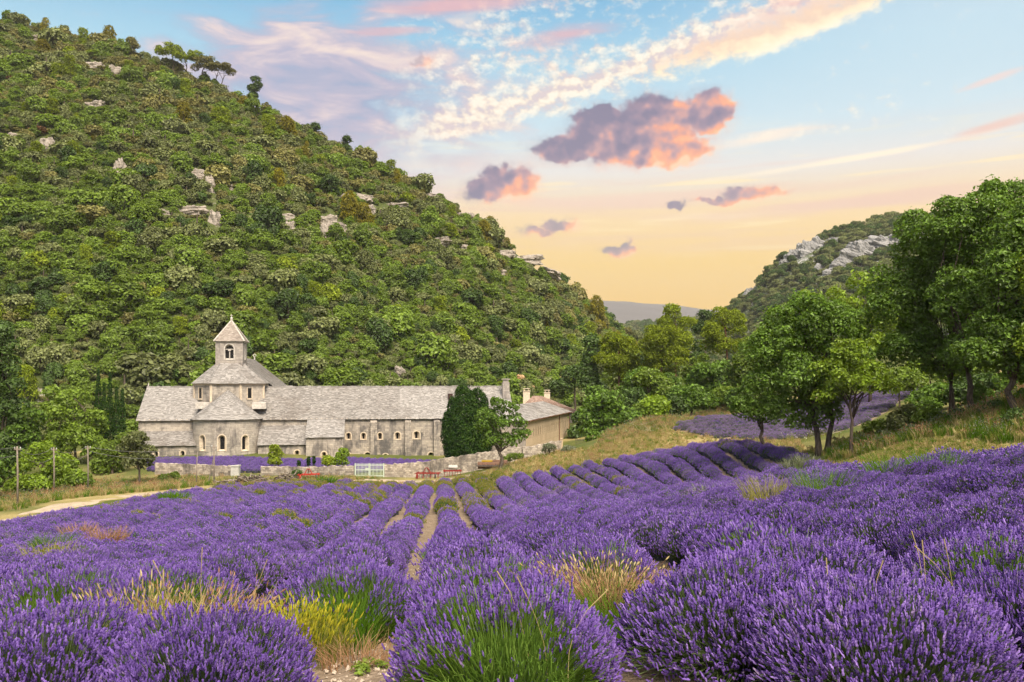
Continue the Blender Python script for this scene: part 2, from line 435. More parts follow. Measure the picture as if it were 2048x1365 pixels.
def ground(x, y):
    x = np.atleast_1d(np.asarray(x, dtype=float)); y = np.atleast_1d(np.asarray(y, dtype=float))
    cx_, cy_ = np.clip(x, XMIN, XMAX), np.clip(y, YMIN, YMAX)
    z = np.empty_like(cx_)
    for i in range(0, len(z), 20000):
        a, b = cx_[i:i+20000], cy_[i:i+20000]
        k = _tps((a[:, None]-GP[:, 0])**2+(b[:, None]-GP[:, 1])**2)
        z[i:i+20000] = k@_W[:_n]+_W[_n]+_W[_n+1]*a+_W[_n+2]*b
    out = np.hypot(x-cx_, y-cy_); w = np.clip(out/150, 0, 1); w = w*w*(3-2*w)
    return EZ+z*(1-w)+(-16.0)*w
def gz(x, y): return float(ground(x, y)[0])
def on(px, D, dz=0.0): x = gx(px, D); return Vector((x, D, gz(x, D)+dz))
def inpoly(x, y, poly):
    x = np.asarray(x); y = np.asarray(y); c = np.zeros(x.shape, bool); n = len(poly)
    for i in range(n):
        x0, y0 = poly[i]; x1, y1 = poly[(i+1) % n]
        h = ((y0 > y) != (y1 > y)) & (x < (x1-x0)*(y-y0)/((y1-y0) if y1 != y0 else 1e-9)+x0)
        c ^= h
    return c
def poly(*pd): return [(gx(p, D), D) for p, D in pd]
FIELD = [(-22, -3), (-30, 6), (-45, 30)]+poly((-60, 54.5), (130, 63), (310, 75.5), (450, 81), (600, 78), (860, 75), (1000, 78), (1200, 83), (1400, 84), (1560, 75), (1628, 58), (1650, 51), (1760, 47), (2048, 41), (2400, 36))+[(24, 20), (20, -3)]
FIELD2 = poly((1345, 104), (1450, 94), (1560, 86), (1680, 87), (1770, 100), (1850, 131), (1800, 136), (1480, 123))
WEEDS = poly((440, 84), (600, 79), (860, 76), (1000, 79), (1010, 84), (860, 90), (600, 92), (430, 94))

# dirt track on the left and the lane climbing to the farm
def ribbon(name, line, width, mat, lift=0.03, n=90):
    pts = [Vector((x, y, 0)) for x, y in line]
    # resample with Catmull-Rom
    out = []
    for i in range(len(pts)-1):
        p0, p1, p2, p3 = pts[max(i-1, 0)], pts[i], pts[i+1], pts[min(i+2, len(pts)-1)]
        for k in range(n//(len(pts)-1)):
            s = k/(n//(len(pts)-1))
            out.append(0.5*((2*p1)+(p2-p0)*s+(2*p0-5*p1+4*p2-p3)*s*s+(3*p1-p0-3*p2+p3)*s**3))
    out.append(pts[-1])
    V = []; Fs = []; m = 7
    for i, p in enumerate(out):
        d = (out[min(i+1, len(out)-1)]-out[max(i-1, 0)]).normalized(); s = Vector((d.y, -d.x, 0))
        for k in range(m):
            w = (k/(m-1)-0.5)*width*(1+0.18*math.sin(i*0.7+k)+0.1*math.sin(i*0.31))
            q = p+s*w; V.append((q.x, q.y, 0))
    V = np.array(V); V[:, 2] = ground(V[:, 0], V[:, 1])+lift+0.02*np.sin(V[:, 0]*3)*np.sin(V[:, 1]*2.3)
    ed = (np.arange(len(V)) % m == 0) | (np.arange(len(V)) % m == m-1)
    V[ed, 2] -= lift+0.12
    for i in range(len(out)-1):
        for k in range(m-1): Fs.append((i*m+k, i*m+k+1, (i+1)*m+k+1, (i+1)*m+k))
    return struct(name, mesh(name, V, np.array(Fs), [mat], smooth=True))

def ground_material():
    m, t, out = material('ground_earth')
    a = t.new('VertexColor', layer_name='zone'); sp = t.new('SeparateColor'); t.link(a.outputs[0], sp.inputs[0])
    soil, green, dry = [S(t.t, o) for o in sp.outputs[:3]]
    pos = t.new('NewGeometry').outputs['Position']
    n0 = t.noise(pos, 0.35, 6, 0.65); n1 = t.noise(pos, 3.0, 6, 0.7); n2 = t.noise(pos, 22.0, 4, 0.7)
    grass = t.ramp(n1*0.6+n0*0.4, [(0.3, lin(0.045, 0.07, 0.016)), (0.5, lin(0.10, 0.12, 0.03)), (0.7, lin(0.18, 0.16, 0.06))])
    straw = t.ramp(n1*0.55+n0*0.45, [(0.3, lin(0.17, 0.15, 0.05)), (0.5, lin(0.34, 0.275, 0.115)), (0.68, lin(0.46, 0.375, 0.19))])
    v = t.new('TexVoronoi'); t.put(v.inputs['Vector'], pos); v.inputs['Scale'].default_value = 26; v.inputs['Randomness'].default_value = 1
    peb = S(t.t, v.outputs['Distance'])
    earth = t.ramp(n1*0.5+n2*0.5, [(0.28, lin(0.115, 0.082, 0.055)), (0.5, lin(0.245, 0.185, 0.13)), (0.72, lin(0.42, 0.335, 0.25))])
    c = t.mix((green+(n1-0.5)*0.7).step(0.3, 0.7), straw, grass)
    c = t.mix((soil+(n1-0.5)*0.5).step(0.3, 0.7), c, earth)
    principled(t, out, c, 0.95, bump=n2*0.5+n1*0.6-peb*0.6, strength=0.8, dist=0.05, spec=0.1)
    return m
def road_material():
    m, t, out = material('pale_track')
    pos = t.new('NewGeometry').outputs['Position']
    n1 = t.noise(pos, 1.3, 6, 0.7); n2 = t.noise(pos, 14.0, 4, 0.7)
    c = t.ramp(n1*0.6+n2*0.4, [(0.3, lin(0.24, 0.18, 0.11)), (0.5, lin(0.42, 0.34, 0.245)), (0.7, lin(0.55, 0.47, 0.36))])
    principled(t, out, c, 0.95, bump=n2, strength=0.5, spec=0.1); return m
ROAD = road_material()

def build_ground():
    def axis(a, b, fine, lo, hi):
        core = np.arange(a, b+1e-6, fine); g = []; s = fine
        x = a
        while x > lo: s *= 1.35; x -= s; g.append(x)
        h = []; s = fine; x = b
        while x < hi: s *= 1.35; x += s; h.append(x)
        return np.r_[np.array(g[::-1]), core, np.array(h)]
    xs = axis(-70, 75, 0.8, -7000, 7000)
    ys = np.r_[axis(-6, 30, 0.5, -7000, 30)[:-1], axis(30, 150, 1.0, 30, 9000)]
    X, Y = np.meshgrid(xs, ys); x, y = X.ravel(), Y.ravel()
    z = ground(x, y)
    near = np.exp(-np.hypot(x, y-40)/120)
    z = z+near*0.10*noise2(x, y, 5, 4, 0.5)+0.02*noise2(x, y, 8, 2, 3.2)*(np.hypot(x, y) < 60)
    nx, ny = len(xs), len(ys)
    I = (np.arange(ny-1)[:, None]*nx+np.arange(nx-1)).ravel()
    me = mesh('ground', np.c_[x, y, z], np.c_[I, I+1, I+nx+1, I+nx], [ground_material()], smooth=True)
    soil = (inpoly(x, y, FIELD) | inpoly(x, y, FIELD2)).astype(float)
    nz = noise2(x, y, 21, 4, 0.25)
    g = np.full(len(x), 0.62)+0.25*nz
    g[y > 140] = 0.9
    meadow = inpoly(x, y, poly((960, 84), (1200, 85), (1400, 86), (1560, 78), (1640, 62), (2048, 46), (2300, 44), (2300, 56), (1800, 62), (1560, 86), (1345, 104), (1480, 124), (1450, 142), (1290, 116), (1190, 96), (1060, 103), (960, 92)))
    g[meadow] = 0.18+0.3*nz[meadow]
    ver = inpoly(x, y, poly((-60, 64), (310, 86), (420, 95), (420, 106), (-60, 86)))
    g[ver] = 0.25+0.3*nz[ver]
    colr = np.c_[soil, np.clip(g, 0, 1), 1-soil, np.ones(len(x))].astype(np.float32)
    a = me.color_attributes.new('zone', 'FLOAT_COLOR', 'POINT'); a.data.foreach_set('color', colr.ravel())
    struct('ground', me)
build_ground()
ribbon('dirt_track', [(gx(p, D), D) for p, D in ((-300, 56), (-100, 62), (30, 68), (130, 76), (230, 83), (320, 89), (420, 94))], 3.8, ROAD)
ribbon('lane', [(gx(p, D), D) for p, D in ((640, 99.5), (760, 99), (850, 97.5), (930, 97), (1010, 99), (1070, 104), (1120, 110), (1170, 117), (1195, 128))], 2.2, ROAD)

# ------------------------------------------------------------------ hills
def hill_material(name, greenness, rocky, cliff=(0.5, 0.46, 0.42), wood=((0.03, 0.05, 0.014), (0.07, 0.085, 0.025), (0.16, 0.13, 0.07))):
    m, t, out = material(name)
    g = t.new('NewGeometry'); pos = g.outputs['Position']
    n0 = t.noise(pos, 0.05, 5, 0.6); n1 = t.noise(pos, 0.4, 6, 0.7); n2 = t.noise(pos, 2.2, 5, 0.7)
    c = t.ramp(n1*0.55+n2*0.45, [(0.3, lin(*wood[0])), (0.5, lin(*wood[1])), (0.72, lin(*wood[2]))])
    st = t.ramp(n2*0.6+n1*0.4, [(0.3, lin(*[q*0.55 for q in cliff])), (0.6, lin(*cliff))])
    c = t.mix((n0*0.5+n1*0.5).step(0.62-rocky, 0.70-rocky), c, st)
    principled(t, out, c, 0.95, bump=n1*0.6+n2*0.4, strength=1.0, dist=0.6, spec=0.1); return m
def rock_material(name, a, b, cdark):
    m, t, out = material(name)
    tc = t.new('TexCoord'); pos = t.new('NewGeometry').outputs['Position']
    n0 = t.noise(pos, 0.35, 6, 0.7, 0.6)
    v = t.noise(t.mapping(pos, (1.6, 1.6, 0.28)), 1.0, 6, 0.72, 0.4)
    lay = t.noise(t.mapping(pos, (0.2, 0.2, 2.4)), 1.0, 5, 0.7, 0.5)
    c = t.ramp(v*0.45+n0*0.25+lay*0.3, [(0.32, lin(*cdark)), (0.47, lin(*a)), (0.66, lin(*b))])
    principled(t, out, c, 0.95, bump=v*0.5+n0*0.2+lay*0.4, strength=1.0, dist=0.7, spec=0.1); return m
ROCK = rock_material('limestone', (0.34, 0.295, 0.25), (0.54, 0.48, 0.42), (0.12, 0.105, 0.09))
ROCK_FAR = rock_material('grey_limestone', (0.27, 0.265, 0.26), (0.42, 0.41, 0.40), (0.16, 0.16, 0.16))

class Hill:
    """Ruled surface from a foot line to a ridge line, carried on behind the ridge."""
    def __init__(s, us, ridge_y, ridge_D, foot_D, foot_z, bulge, amp, seed, f0):
        s.us = np.array(us, float); s.ry = np.array(ridge_y, float); s.rD = np.array(ridge_D, float)
        s.fD = np.array(foot_D, float); s.fz = np.array(foot_z, float)
        s.bulge, s.amp, s.seed, s.f0 = bulge, amp, seed, f0
    def at(s, u, t):
        u = np.asarray(u, float); t = np.asarray(t, float)
        ip = lambda a: np.interp(u, s.us, a)
        rD, fD, fz = ip(s.rD), ip(s.fD), ip(s.fz); rz = (CY-ip(s.ry))/F*rD
        a = (u-CX)/F
        tt = np.minimum(t, 1.0); over = np.maximum(t-1.0, 0)
        Y = fD+(rD-fD)*tt+over*120; X = a*Y
        h = tt+s.bulge*np.sin(PI*tt)*0.5
        Z = fz+(rz-fz)*h-over*over*90-over*30
        Z = Z+s.amp*noise2(X, Y+Z*0.6, s.seed, 5, s.f0)*np.clip(tt*4, 0, 1)*np.clip(1.25-tt, 0.35, 1)
        return np.stack([X, Y, EZ+Z], -1)
    def mesh(s, name, mat, nu=150, nt=70, tmax=1.5):
        u = np.linspace(s.us[0], s.us[-1], nu); t = np.linspace(-0.03, tmax, nt)
        U, TT = np.meshgrid(u, t); V = s.at(U.ravel(), TT.ravel())
        V[:nu, 2] -= 90
        I = (np.arange(nt-1)[:, None]*nu+np.arange(nu-1)).ravel()
        return struct(name, mesh(name, V, np.c_[I, I+1, I+nu+1, I+nu], [mat], smooth=True))
    def find(s, px, py):
        u = np.full(400, float(px)); t = np.linspace(0, 1, 400); V = s.at(u, t)
        yy = CY-(V[:, 2]-EZ)/V[:, 1]*F
        i = int(np.argmin(abs(yy-py))); return Vector(V[i]), float(t[i])
LEFT = Hill([-1100, -400, 0, 150, 300, 450, 550, 700, 850, 950, 1050, 1115, 1180, 1250, 1330, 1420],
            [-420, -150, 46, 78, 128, 196, 246, 318, 384, 446, 516, 566, 614, 662, 710, 745],
            [360, 345, 330, 325, 320, 312, 306, 300, 297, 297, 301, 306, 314, 330, 350, 370],
            [130, 140, 150, 153, 156, 160, 163, 170, 180, 190, 208, 224, 246, 280, 325, 365],
            [-12, -12, -12, -12, -11.7, -11.5, -11, -10.5, -10, -9.5, -8.5, -8, -7, -5, -3, -3], 0.10, 3.2, 3, 0.028)
LEFT.mesh('hillside', hill_material('hillside_scrub', 1, 0.04, wood=((0.035, 0.055, 0.016), (0.075, 0.095, 0.028), (0.15, 0.14, 0.06))))
RIGHT = Hill([1380, 1440, 1475, 1510, 1560, 1640, 1740, 1830, 1950, 2100, 2500],
             [660, 640, 612, 580, 526, 478, 448, 440, 425, 400, 330],
             [640, 620, 600, 590, 580, 575, 570, 560, 550, 540, 500],
             [420, 420, 400, 390, 380, 370, 350, 330, 300, 280, 240],
             [-6, -6, -5, -4, -2, 0, 4, 10, 20, 26, 34], 0.12, 6.0, 14, 0.02)
RIGHT.mesh('rocky_hill', hill_material('rocky_hill_scrub', 1, 0.12, (0.42, 0.41, 0.40), ((0.05, 0.075, 0.03), (0.09, 0.115, 0.05), (0.17, 0.17, 0.10))), 130, 60)
FAR = Hill([600, 1000, 1100, 1180, 1260, 1300, 1360, 1420, 1500, 1700, 2300],
           [640, 606, 602, 601, 602, 606, 611, 618, 624, 640, 600],
           [5000]*11, [2800]*11, [60]*11, 0.2, 30.0, 31, 0.0032)
FAR.mesh('distant_ridge', hill_material('distant_ridge_scrub', 1, -0.2, (0.5, 0.40, 0.34), ((0.06, 0.06, 0.06), (0.10, 0.095, 0.09), (0.17, 0.14, 0.12))), 160, 60, 1.2)
FAR2 = Hill([900, 1180, 1260, 1340, 1420, 1500, 1700], [700, 668, 655, 648, 642, 640, 640], [1300]*7, [700]*7, [-10]*7, 0.15, 9.0, 37, 0.01)
FAR2.mesh('middle_ridge', hill_material('middle_ridge_scrub', 1, 0.02), 90, 40, 1.2)
# ------------------------------------------------------------------ foliage
OAK = leaf_mat('oak_leaf', [(0.1, lin(0.056, 0.098, 0.012)), (0.5, lin(0.112, 0.195, 0.024)), (0.9, lin(0.196, 0.341, 0.042))], 0.36, 0.15, (0.22, 0.34, 0.02), 0.02)
OAK_LIGHT = leaf_mat('young_leaf', [(0.1, lin(0.100, 0.150, 0.012)), (0.5, lin(0.200, 0.300, 0.024)), (0.9, lin(0.350, 0.525, 0.042))], 0.42, 0.2, (0.40, 0.48, 0.02), 0.02)
HOLM = leaf_mat('holm_oak_leaf', [(0.1, lin(0.087, 0.100, 0.034)), (0.5, lin(0.175, 0.200, 0.068)), (0.9, lin(0.306, 0.350, 0.119))], 0.24, 0.40, (0.22, 0.25, 0.05), 0.02)
HOLM_WARM = leaf_mat('sunset_tint_holm_leaf', [(0.1, lin(0.107, 0.102, 0.031)), (0.5, lin(0.215, 0.205, 0.062)), (0.9, lin(0.376, 0.359, 0.108))], 0.26, 0.40, (0.28, 0.26, 0.05), 0.02)  # olive holm leaf with the hilltop's sunset warmth put into the colour
GREEN = leaf_mat('bright_leaf', [(0.1, lin(0.077, 0.115, 0.013)), (0.5, lin(0.155, 0.230, 0.026)), (0.9, lin(0.271, 0.403, 0.045))], 0.38, 0.35, (0.28, 0.37, 0.02), 0.02)
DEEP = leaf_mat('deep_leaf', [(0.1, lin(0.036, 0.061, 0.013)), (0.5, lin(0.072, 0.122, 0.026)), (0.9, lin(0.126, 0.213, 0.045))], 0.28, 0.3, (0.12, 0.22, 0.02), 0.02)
PINE = leaf_mat('pine_needle', [(0.1, lin(0.113, 0.142, 0.015)), (0.5, lin(0.225, 0.285, 0.030)), (0.9, lin(0.394, 0.499, 0.052))], 0.34, 0.25, (0.34, 0.38, 0.03))
PINE_GOLD = leaf_mat('golden_pine_needle', [(0.1, lin(0.125, 0.113, 0.015)), (0.5, lin(0.250, 0.225, 0.030)), (0.9, lin(0.438, 0.394, 0.052))], 0.30, 0.25, (0.34, 0.30, 0.03))
CYPRESS = leaf_mat('cypress_leaf', [(0.1, lin(0.014, 0.034, 0.010)), (0.5, lin(0.032, 0.070, 0.016)), (0.9, lin(0.070, 0.125, 0.026))], 0.15, 0.2, (0.06, 0.12, 0.02))
OLIVE = leaf_mat('olive_leaf', [(0.1, lin(0.084, 0.102, 0.048)), (0.5, lin(0.156, 0.180, 0.090)), (0.9, lin(0.276, 0.294, 0.174))], 0.25, 0.2, (0.2, 0.24, 0.08), 0.03)
DEAD = leaf_mat('withered_leaf', [(0.1, lin(0.07, 0.04, 0.02)), (0.5, lin(0.13, 0.075, 0.035)), (0.9, lin(0.22, 0.12, 0.06))], 0.2, 0.2, (0.2, 0.1, 0.03))
def bark_mat(name, a, b):
    m, t, out = material(name); tc = t.new('TexCoord')
    n = t.noise(t.mapping(tc.outputs['Object'], (6, 6, 1.3)), 2.0, 6, 0.7, 0.3)
    principled(t, out, t.ramp(n, [(0.3, lin(*a)), (0.7, lin(*b))]), 0.95, bump=n, strength=1.0, dist=0.04, spec=0.1); return m
BARK = bark_mat('oak_bark', (0.035, 0.026, 0.020), (0.17, 0.135, 0.105))
BARK_WARM = bark_mat('pine_bark', (0.07, 0.035, 0.020), (0.22, 0.12, 0.075))

def unit(v): return v/np.maximum(np.linalg.norm(v, axis=1, keepdims=True), 1e-9)
def leaves(puffs, size, cover, seed, aspect=0.6, up=0.35, jit=0.75, thick=0.22, hang=0.0):
    """Leaf-sized rhombs spread over the shells of many overlapping clumps."""
    r = np.random.default_rng(seed)
    C = []; Nn = []; Sz = []
    pf = np.asarray(puffs, float)
    for p in pf:
        rad = p[3:6]; area = 4*PI*((rad[0]*rad[1])**1.6/3+(rad[0]*rad[2])**1.6/3+(rad[1]*rad[2])**1.6/3)**(1/1.6)
        n = int(area*cover/(size*size*aspect*1.0))+3
        d = unit(r.normal(size=(n, 3)))
        d[:, 2] = np.where((d[:, 2] < -0.35) & (r.random(n) < 0.7), -d[:, 2], d[:, 2])
        rr = 1-np.abs(r.normal(0, thick, n)); rr = np.where(r.random(n) < 0.11, 1+r.random(n)**2*0.42, rr)
        C.append(p[:3]+d*rr[:, None]*rad)
        Nn.append(unit(d/rad*rad.mean())); Sz.append(size*r.uniform(0.5, 1.45, n))
    C = np.concatenate(C); Nn = np.concatenate(Nn); Sz = np.concatenate(Sz)
    deep = np.zeros(len(C), bool)                       # leaves buried inside a neighbouring clump are left out
    for p in pf:
        q = (C-p[:3])/p[3:6]; deep |= (q*q).sum(1) < 0.50
    k = ~deep | (r.random(len(C)) < 0.06); C, Nn, Sz = C[k], Nn[k], Sz[k]; n = len(C)
    N = unit(Nn+np.array([0, 0, up])+r.normal(0, jit, (n, 3)))
    a = unit(np.cross(N, r.normal(size=(n, 3))+np.array([0, 0, hang*3]))); b = np.cross(N, a)
    if hang: a, b = b, a
    L = Sz[:, None]*0.72; W = L*aspect
    fold = N*L*0.22
    V = np.empty((n, 4, 3)); V[:, 0] = C-a*L; V[:, 1] = C+b*W+fold; V[:, 2] = C+a*L; V[:, 3] = C-b*W+fold
    Fq = np.arange(n*4).reshape(n, 4)
    return V.reshape(-1, 3), Fq

def limb_tubes(mb, base, tips, r0, seed, split=0.45, n=6, trunk_top=None):
    r = random.Random(seed); base = Vector(base)
    top = Vector(trunk_top)
    k = 6; pts = []; rad = []
    for i in range(k+1):
        s = i/k; w = math.sin(s*PI)*r0*0.9
        pts.append(base.lerp(top, s)+Vector((r.uniform(-w, w), r.uniform(-w, w), 0))); rad.append(r0*(1.35 if i == 0 else 1.0)*(1-0.5*s))
    mb.tube(pts, rad, 8)
    for tp in tips:
        tp = Vector(tp); j = r.randint(k-2, k); a = pts[j]; d = tp-a; L = d.length
        m1 = a+d*0.35+Vector((r.uniform(-.1, .1), r.uniform(-.1, .1), 0.10))*L; m2 = a+d*0.7+Vector((r.uniform(-.1, .1), r.uniform(-.1, .1), 0.08))*L
        q = rad[j]*r.uniform(0.45, 0.7)
        mb.tube([a, m1, m2, tp], [q, q*0.7, q*0.42, q*0.12], n)

def puffs_in(ells, n, rmin, rmax, seed, shell=0.55):
    """Small clumps placed in big ellipsoids (x,y,z,rx,ry,rz), mostly towards their surface."""
    r = np.random.default_rng(seed); E = np.asarray(ells, float)
    vol = (E[:, 3]*E[:, 4]*E[:, 5])**0.75; w = vol/vol.sum(); out = []
    for i in range(n):
        e = E[r.choice(len(E), p=w)]; d = r.normal(size=3); d /= np.linalg.norm(d)
        if d[2] < -0.5 and r.random() < 0.6: d[2] *= -0.6
        rr = r.uniform(shell, 0.98); q = r.uniform(rmin, rmax)
        c = e[:3]+d*np.maximum(e[3:6]-q*0.75, 0.05)*rr
        out.append((c[0], c[1], c[2], q*r.uniform(0.85, 1.25), q*r.uniform(0.85, 1.25), q*r.uniform(0.65, 0.95)))
    return out

def tree_here(name, label, px, D, ells, mat, bark, leaf=0.17, npuff=60, pr=(0.5, 1.0), cover=0.85, trunks=None, tr=0.22, depth=0.8, seed=1,
              aspect=0.6, cat='tree', group=None, dz=0.0, shell=0.55, hang=0.0, ntips=9, up=0.35, crown_name='crown'):
    """A tree that stands at a surveyed spot; its crown is given by big ellipses seen from the lane (bearing, height row, half sizes)."""
    base = on(px, D, dz); root = empty(name, base)
    m = D/F; E = []
    r = random.Random(seed)
    for (ex, ey, rx, ry) in ells:
        c = P(ex, ey, D)-base
        E.append((c.x, c.y+r.uniform(-0.25, 0.25)*rx*m*depth, c.z, rx*m, max(rx, ry*0.7)*m*depth, ry*m))
    pf = puffs_in(E, npuff, pr[0], pr[1], seed, shell)
    V, Fq = leaves(pf, leaf, cover, seed, aspect, hang=hang, up=up)
    obj(crown_name, mesh(crown_name, V, Fq, [mat]), root)
    mb = MB()
    pfs = sorted(pf, key=lambda q: r.random())
    for i, (tx, lean_px, top_py, q) in enumerate(trunks or [(px, px, ells[0][1], tr)]):
        b = on(tx, D)-base; tp = P(lean_px, top_py, D)-base
        n = max(3, ntips//len(trunks or [1]))
        limb_tubes(mb, (b.x, b.y, b.z-0.3), [p[:3] for p in pfs[i*n:(i+1)*n]], q, seed+i, trunk_top=tp)
    mb.build('trunk', bark, root, smooth=True)
    tag(root, label, cat, group)
    return root

# ---- hillside woods: prototypes of unit crown radius
def proto_tree(k, mat, kind):
    r = np.random.default_rng(100+k)
    if kind == 'round':
        pf = puffs_in([(0, 0, 0.75, 1, 1, 0.85)], 20, 0.26, 0.46, 200+k, 0.6)+[(0, 0, 0.65, 0.66, 0.66, 0.6)]
        V, Fq = leaves(pf, 0.12, 0.8, 300+k, 0.7, up=0.45, jit=0.42, thick=0.12)
    elif kind == 'tall':
        pf = puffs_in([(0, 0, 1.1, 0.85, 0.85, 1.15)], 22, 0.24, 0.42, 200+k, 0.6)+[(0, 0, 1.0, 0.55, 0.55, 0.9)]
        V, Fq = leaves(pf, 0.115, 0.8, 300+k, 0.6, up=0.45, jit=0.45, thick=0.14)
    elif kind == 'scrub':
        pf = puffs_in([(0, 0, 0.35, 1.1, 1.1, 0.5)], 11, 0.26, 0.44, 200+k, 0.4)+[(0, 0, 0.25, 0.7, 0.7, 0.35)]
        V, Fq = leaves(pf, 0.13, 0.75, 300+k, 0.6, up=0.5, jit=0.45, thick=0.14)
    elif kind == 'pine':
        pf = []
        for i in range(30):
            z = r.uniform(0.4, 2.0); rr = (2.4-z)*0.44; a = r.uniform(0, 6.28); q = r.uniform(0.24, 0.38)
            pf.append((math.cos(a)*rr*r.uniform(0.3, 1), math.sin(a)*rr*r.uniform(0.3, 1), z, q*1.1, q*1.1, q*0.9))
        V, Fq = leaves(pf, 0.15, 0.6, 300+k, 0.28, up=0.9, hang=0.3)
    mb = MB(); mb.tube([(0, 0, -0.6), (0.04, 0.02, 0.4), (0, 0, 1.2)], [0.09, 0.07, 0.03], 5, False)
    nv = len(V); V2 = np.concatenate([V, np.array([tuple(v) for v in mb.V])]); F2 = np.array(mb.F)+nv
    me = mesh('woodland_tree', V2, [Fq, F2], [mat, BARK], mi=np.r_[np.zeros(len(Fq)), np.ones(len(F2))])
    return obj('woodland_tree_proto', me, link=False)
PK = []          # (object, family)
_k = 0
for mat, fam, kinds in ((HOLM, 'holm', ('round', 'round', 'scrub')), (HOLM_WARM, 'warm', ('round', 'scrub', 'round')), (GREEN, 'green', ('round', 'tall', 'round')),
                        (DEEP, 'deep', ('round', 'tall')), (PINE, 'pine', ('pine', 'round')), (PINE_GOLD, 'gold', ('pine',)), (DEAD, 'dead', ('scrub',))):
    for kd in kinds: PK.append((proto_tree(_k, mat, kd), fam, kd)); _k += 1
FAMS = {}
for i, (o, fam, kd) in enumerate(PK): FAMS.setdefault(fam, []).append(i)

# rock outcrops on the hillside: bearing, row, half width, half height (angular units), tilt
OUTCROPS = [(655, 440, 24, 20), (652, 462, 12, 24), (680, 452, 16, 14), (568, 432, 26, 13), (580, 455, 12, 20), (432, 432, 15, 24), (385, 418, 30, 11), (328, 426, 12, 13),
            (420, 365, 12, 26), (395, 345, 16, 16), (455, 372, 14, 12), (715, 395, 34, 10), (740, 420, 18, 14), (790, 410, 28, 7), (880, 482, 24, 9), (930, 495, 14, 8),
            (95, 285, 18, 18), (30, 275, 20, 9), (235, 140, 16, 14), (190, 130, 20, 9), (240, 335, 14, 20), (190, 210, 24, 9), (800, 740, 12, 16), (668, 765, 8, 12),
            (1010, 505, 26, 8), (1050, 518, 36, 10), (1090, 536, 30, 10), (930, 430, 20, 7), (860, 392, 18, 6), (75, 75, 22, 8), (1000, 545, 12, 7)]
rock_xyz = []
for i, (px, py, rx, ry) in enumerate(OUTCROPS):
    p, tt = LEFT.find(px, py+ry*0.5); m = p.y/F
    me = crag_mesh('rock_outcrop', rx*m*1.0, max(rx, ry)*m*0.6, ry*m*1.15, 40+i, ROCK)
    o = obj('rock_outcrop', me, None, p, (0, 0, 0.3*math.sin(i*7.1)))
    rock_xyz.append((px, py, rx, ry))
    where = 'below the bare skyline' if py < 200 else ('near the ridge end' if px > 860 else ('low on the slope above the abbey roof' if py > 700 else 'in the middle of the wooded hillside'))
    tag(o, 'pale limestone outcrop %s' % where, 'rock', 'limestone outcrops '+where)
# overhanging ledge at the ridge end
p = P(1098, 548, 303)
led = crag_mesh('rock_ledge', 5.0, 3.8, 1.7, 91, ROCK)
tag(obj('rock_ledge', led, None, p, (0, 0.35, 0)), 'overhanging white rock ledge jutting from the end of the ridge', 'rock')
# bare ochre earth scars behind the farm
SCAR = plain_mat('ochre_earth', (0.36, 0.23, 0.12), 0.95, 0.4, 0.5)
for i, (px, py, rx, ry) in enumerate(((1030, 757, 30, 12), (1048, 772, 24, 10), (1122, 757, 26, 9))):
    p, tt = LEFT.find(px, py+4); m = p.y/F
    tag(obj('earth_bank', crag_mesh('earth_bank', rx*m*0.9, 3.0, ry*m*1.0, 60+i, SCAR), None, p, (0, 0.25, 0)),
        ['bare ochre earth cutting behind the wing chimney', 'bare ochre earth slope lower behind the farm roof', 'pale earth cutting under the trees behind the tiled roof'][i], 'earth bank')

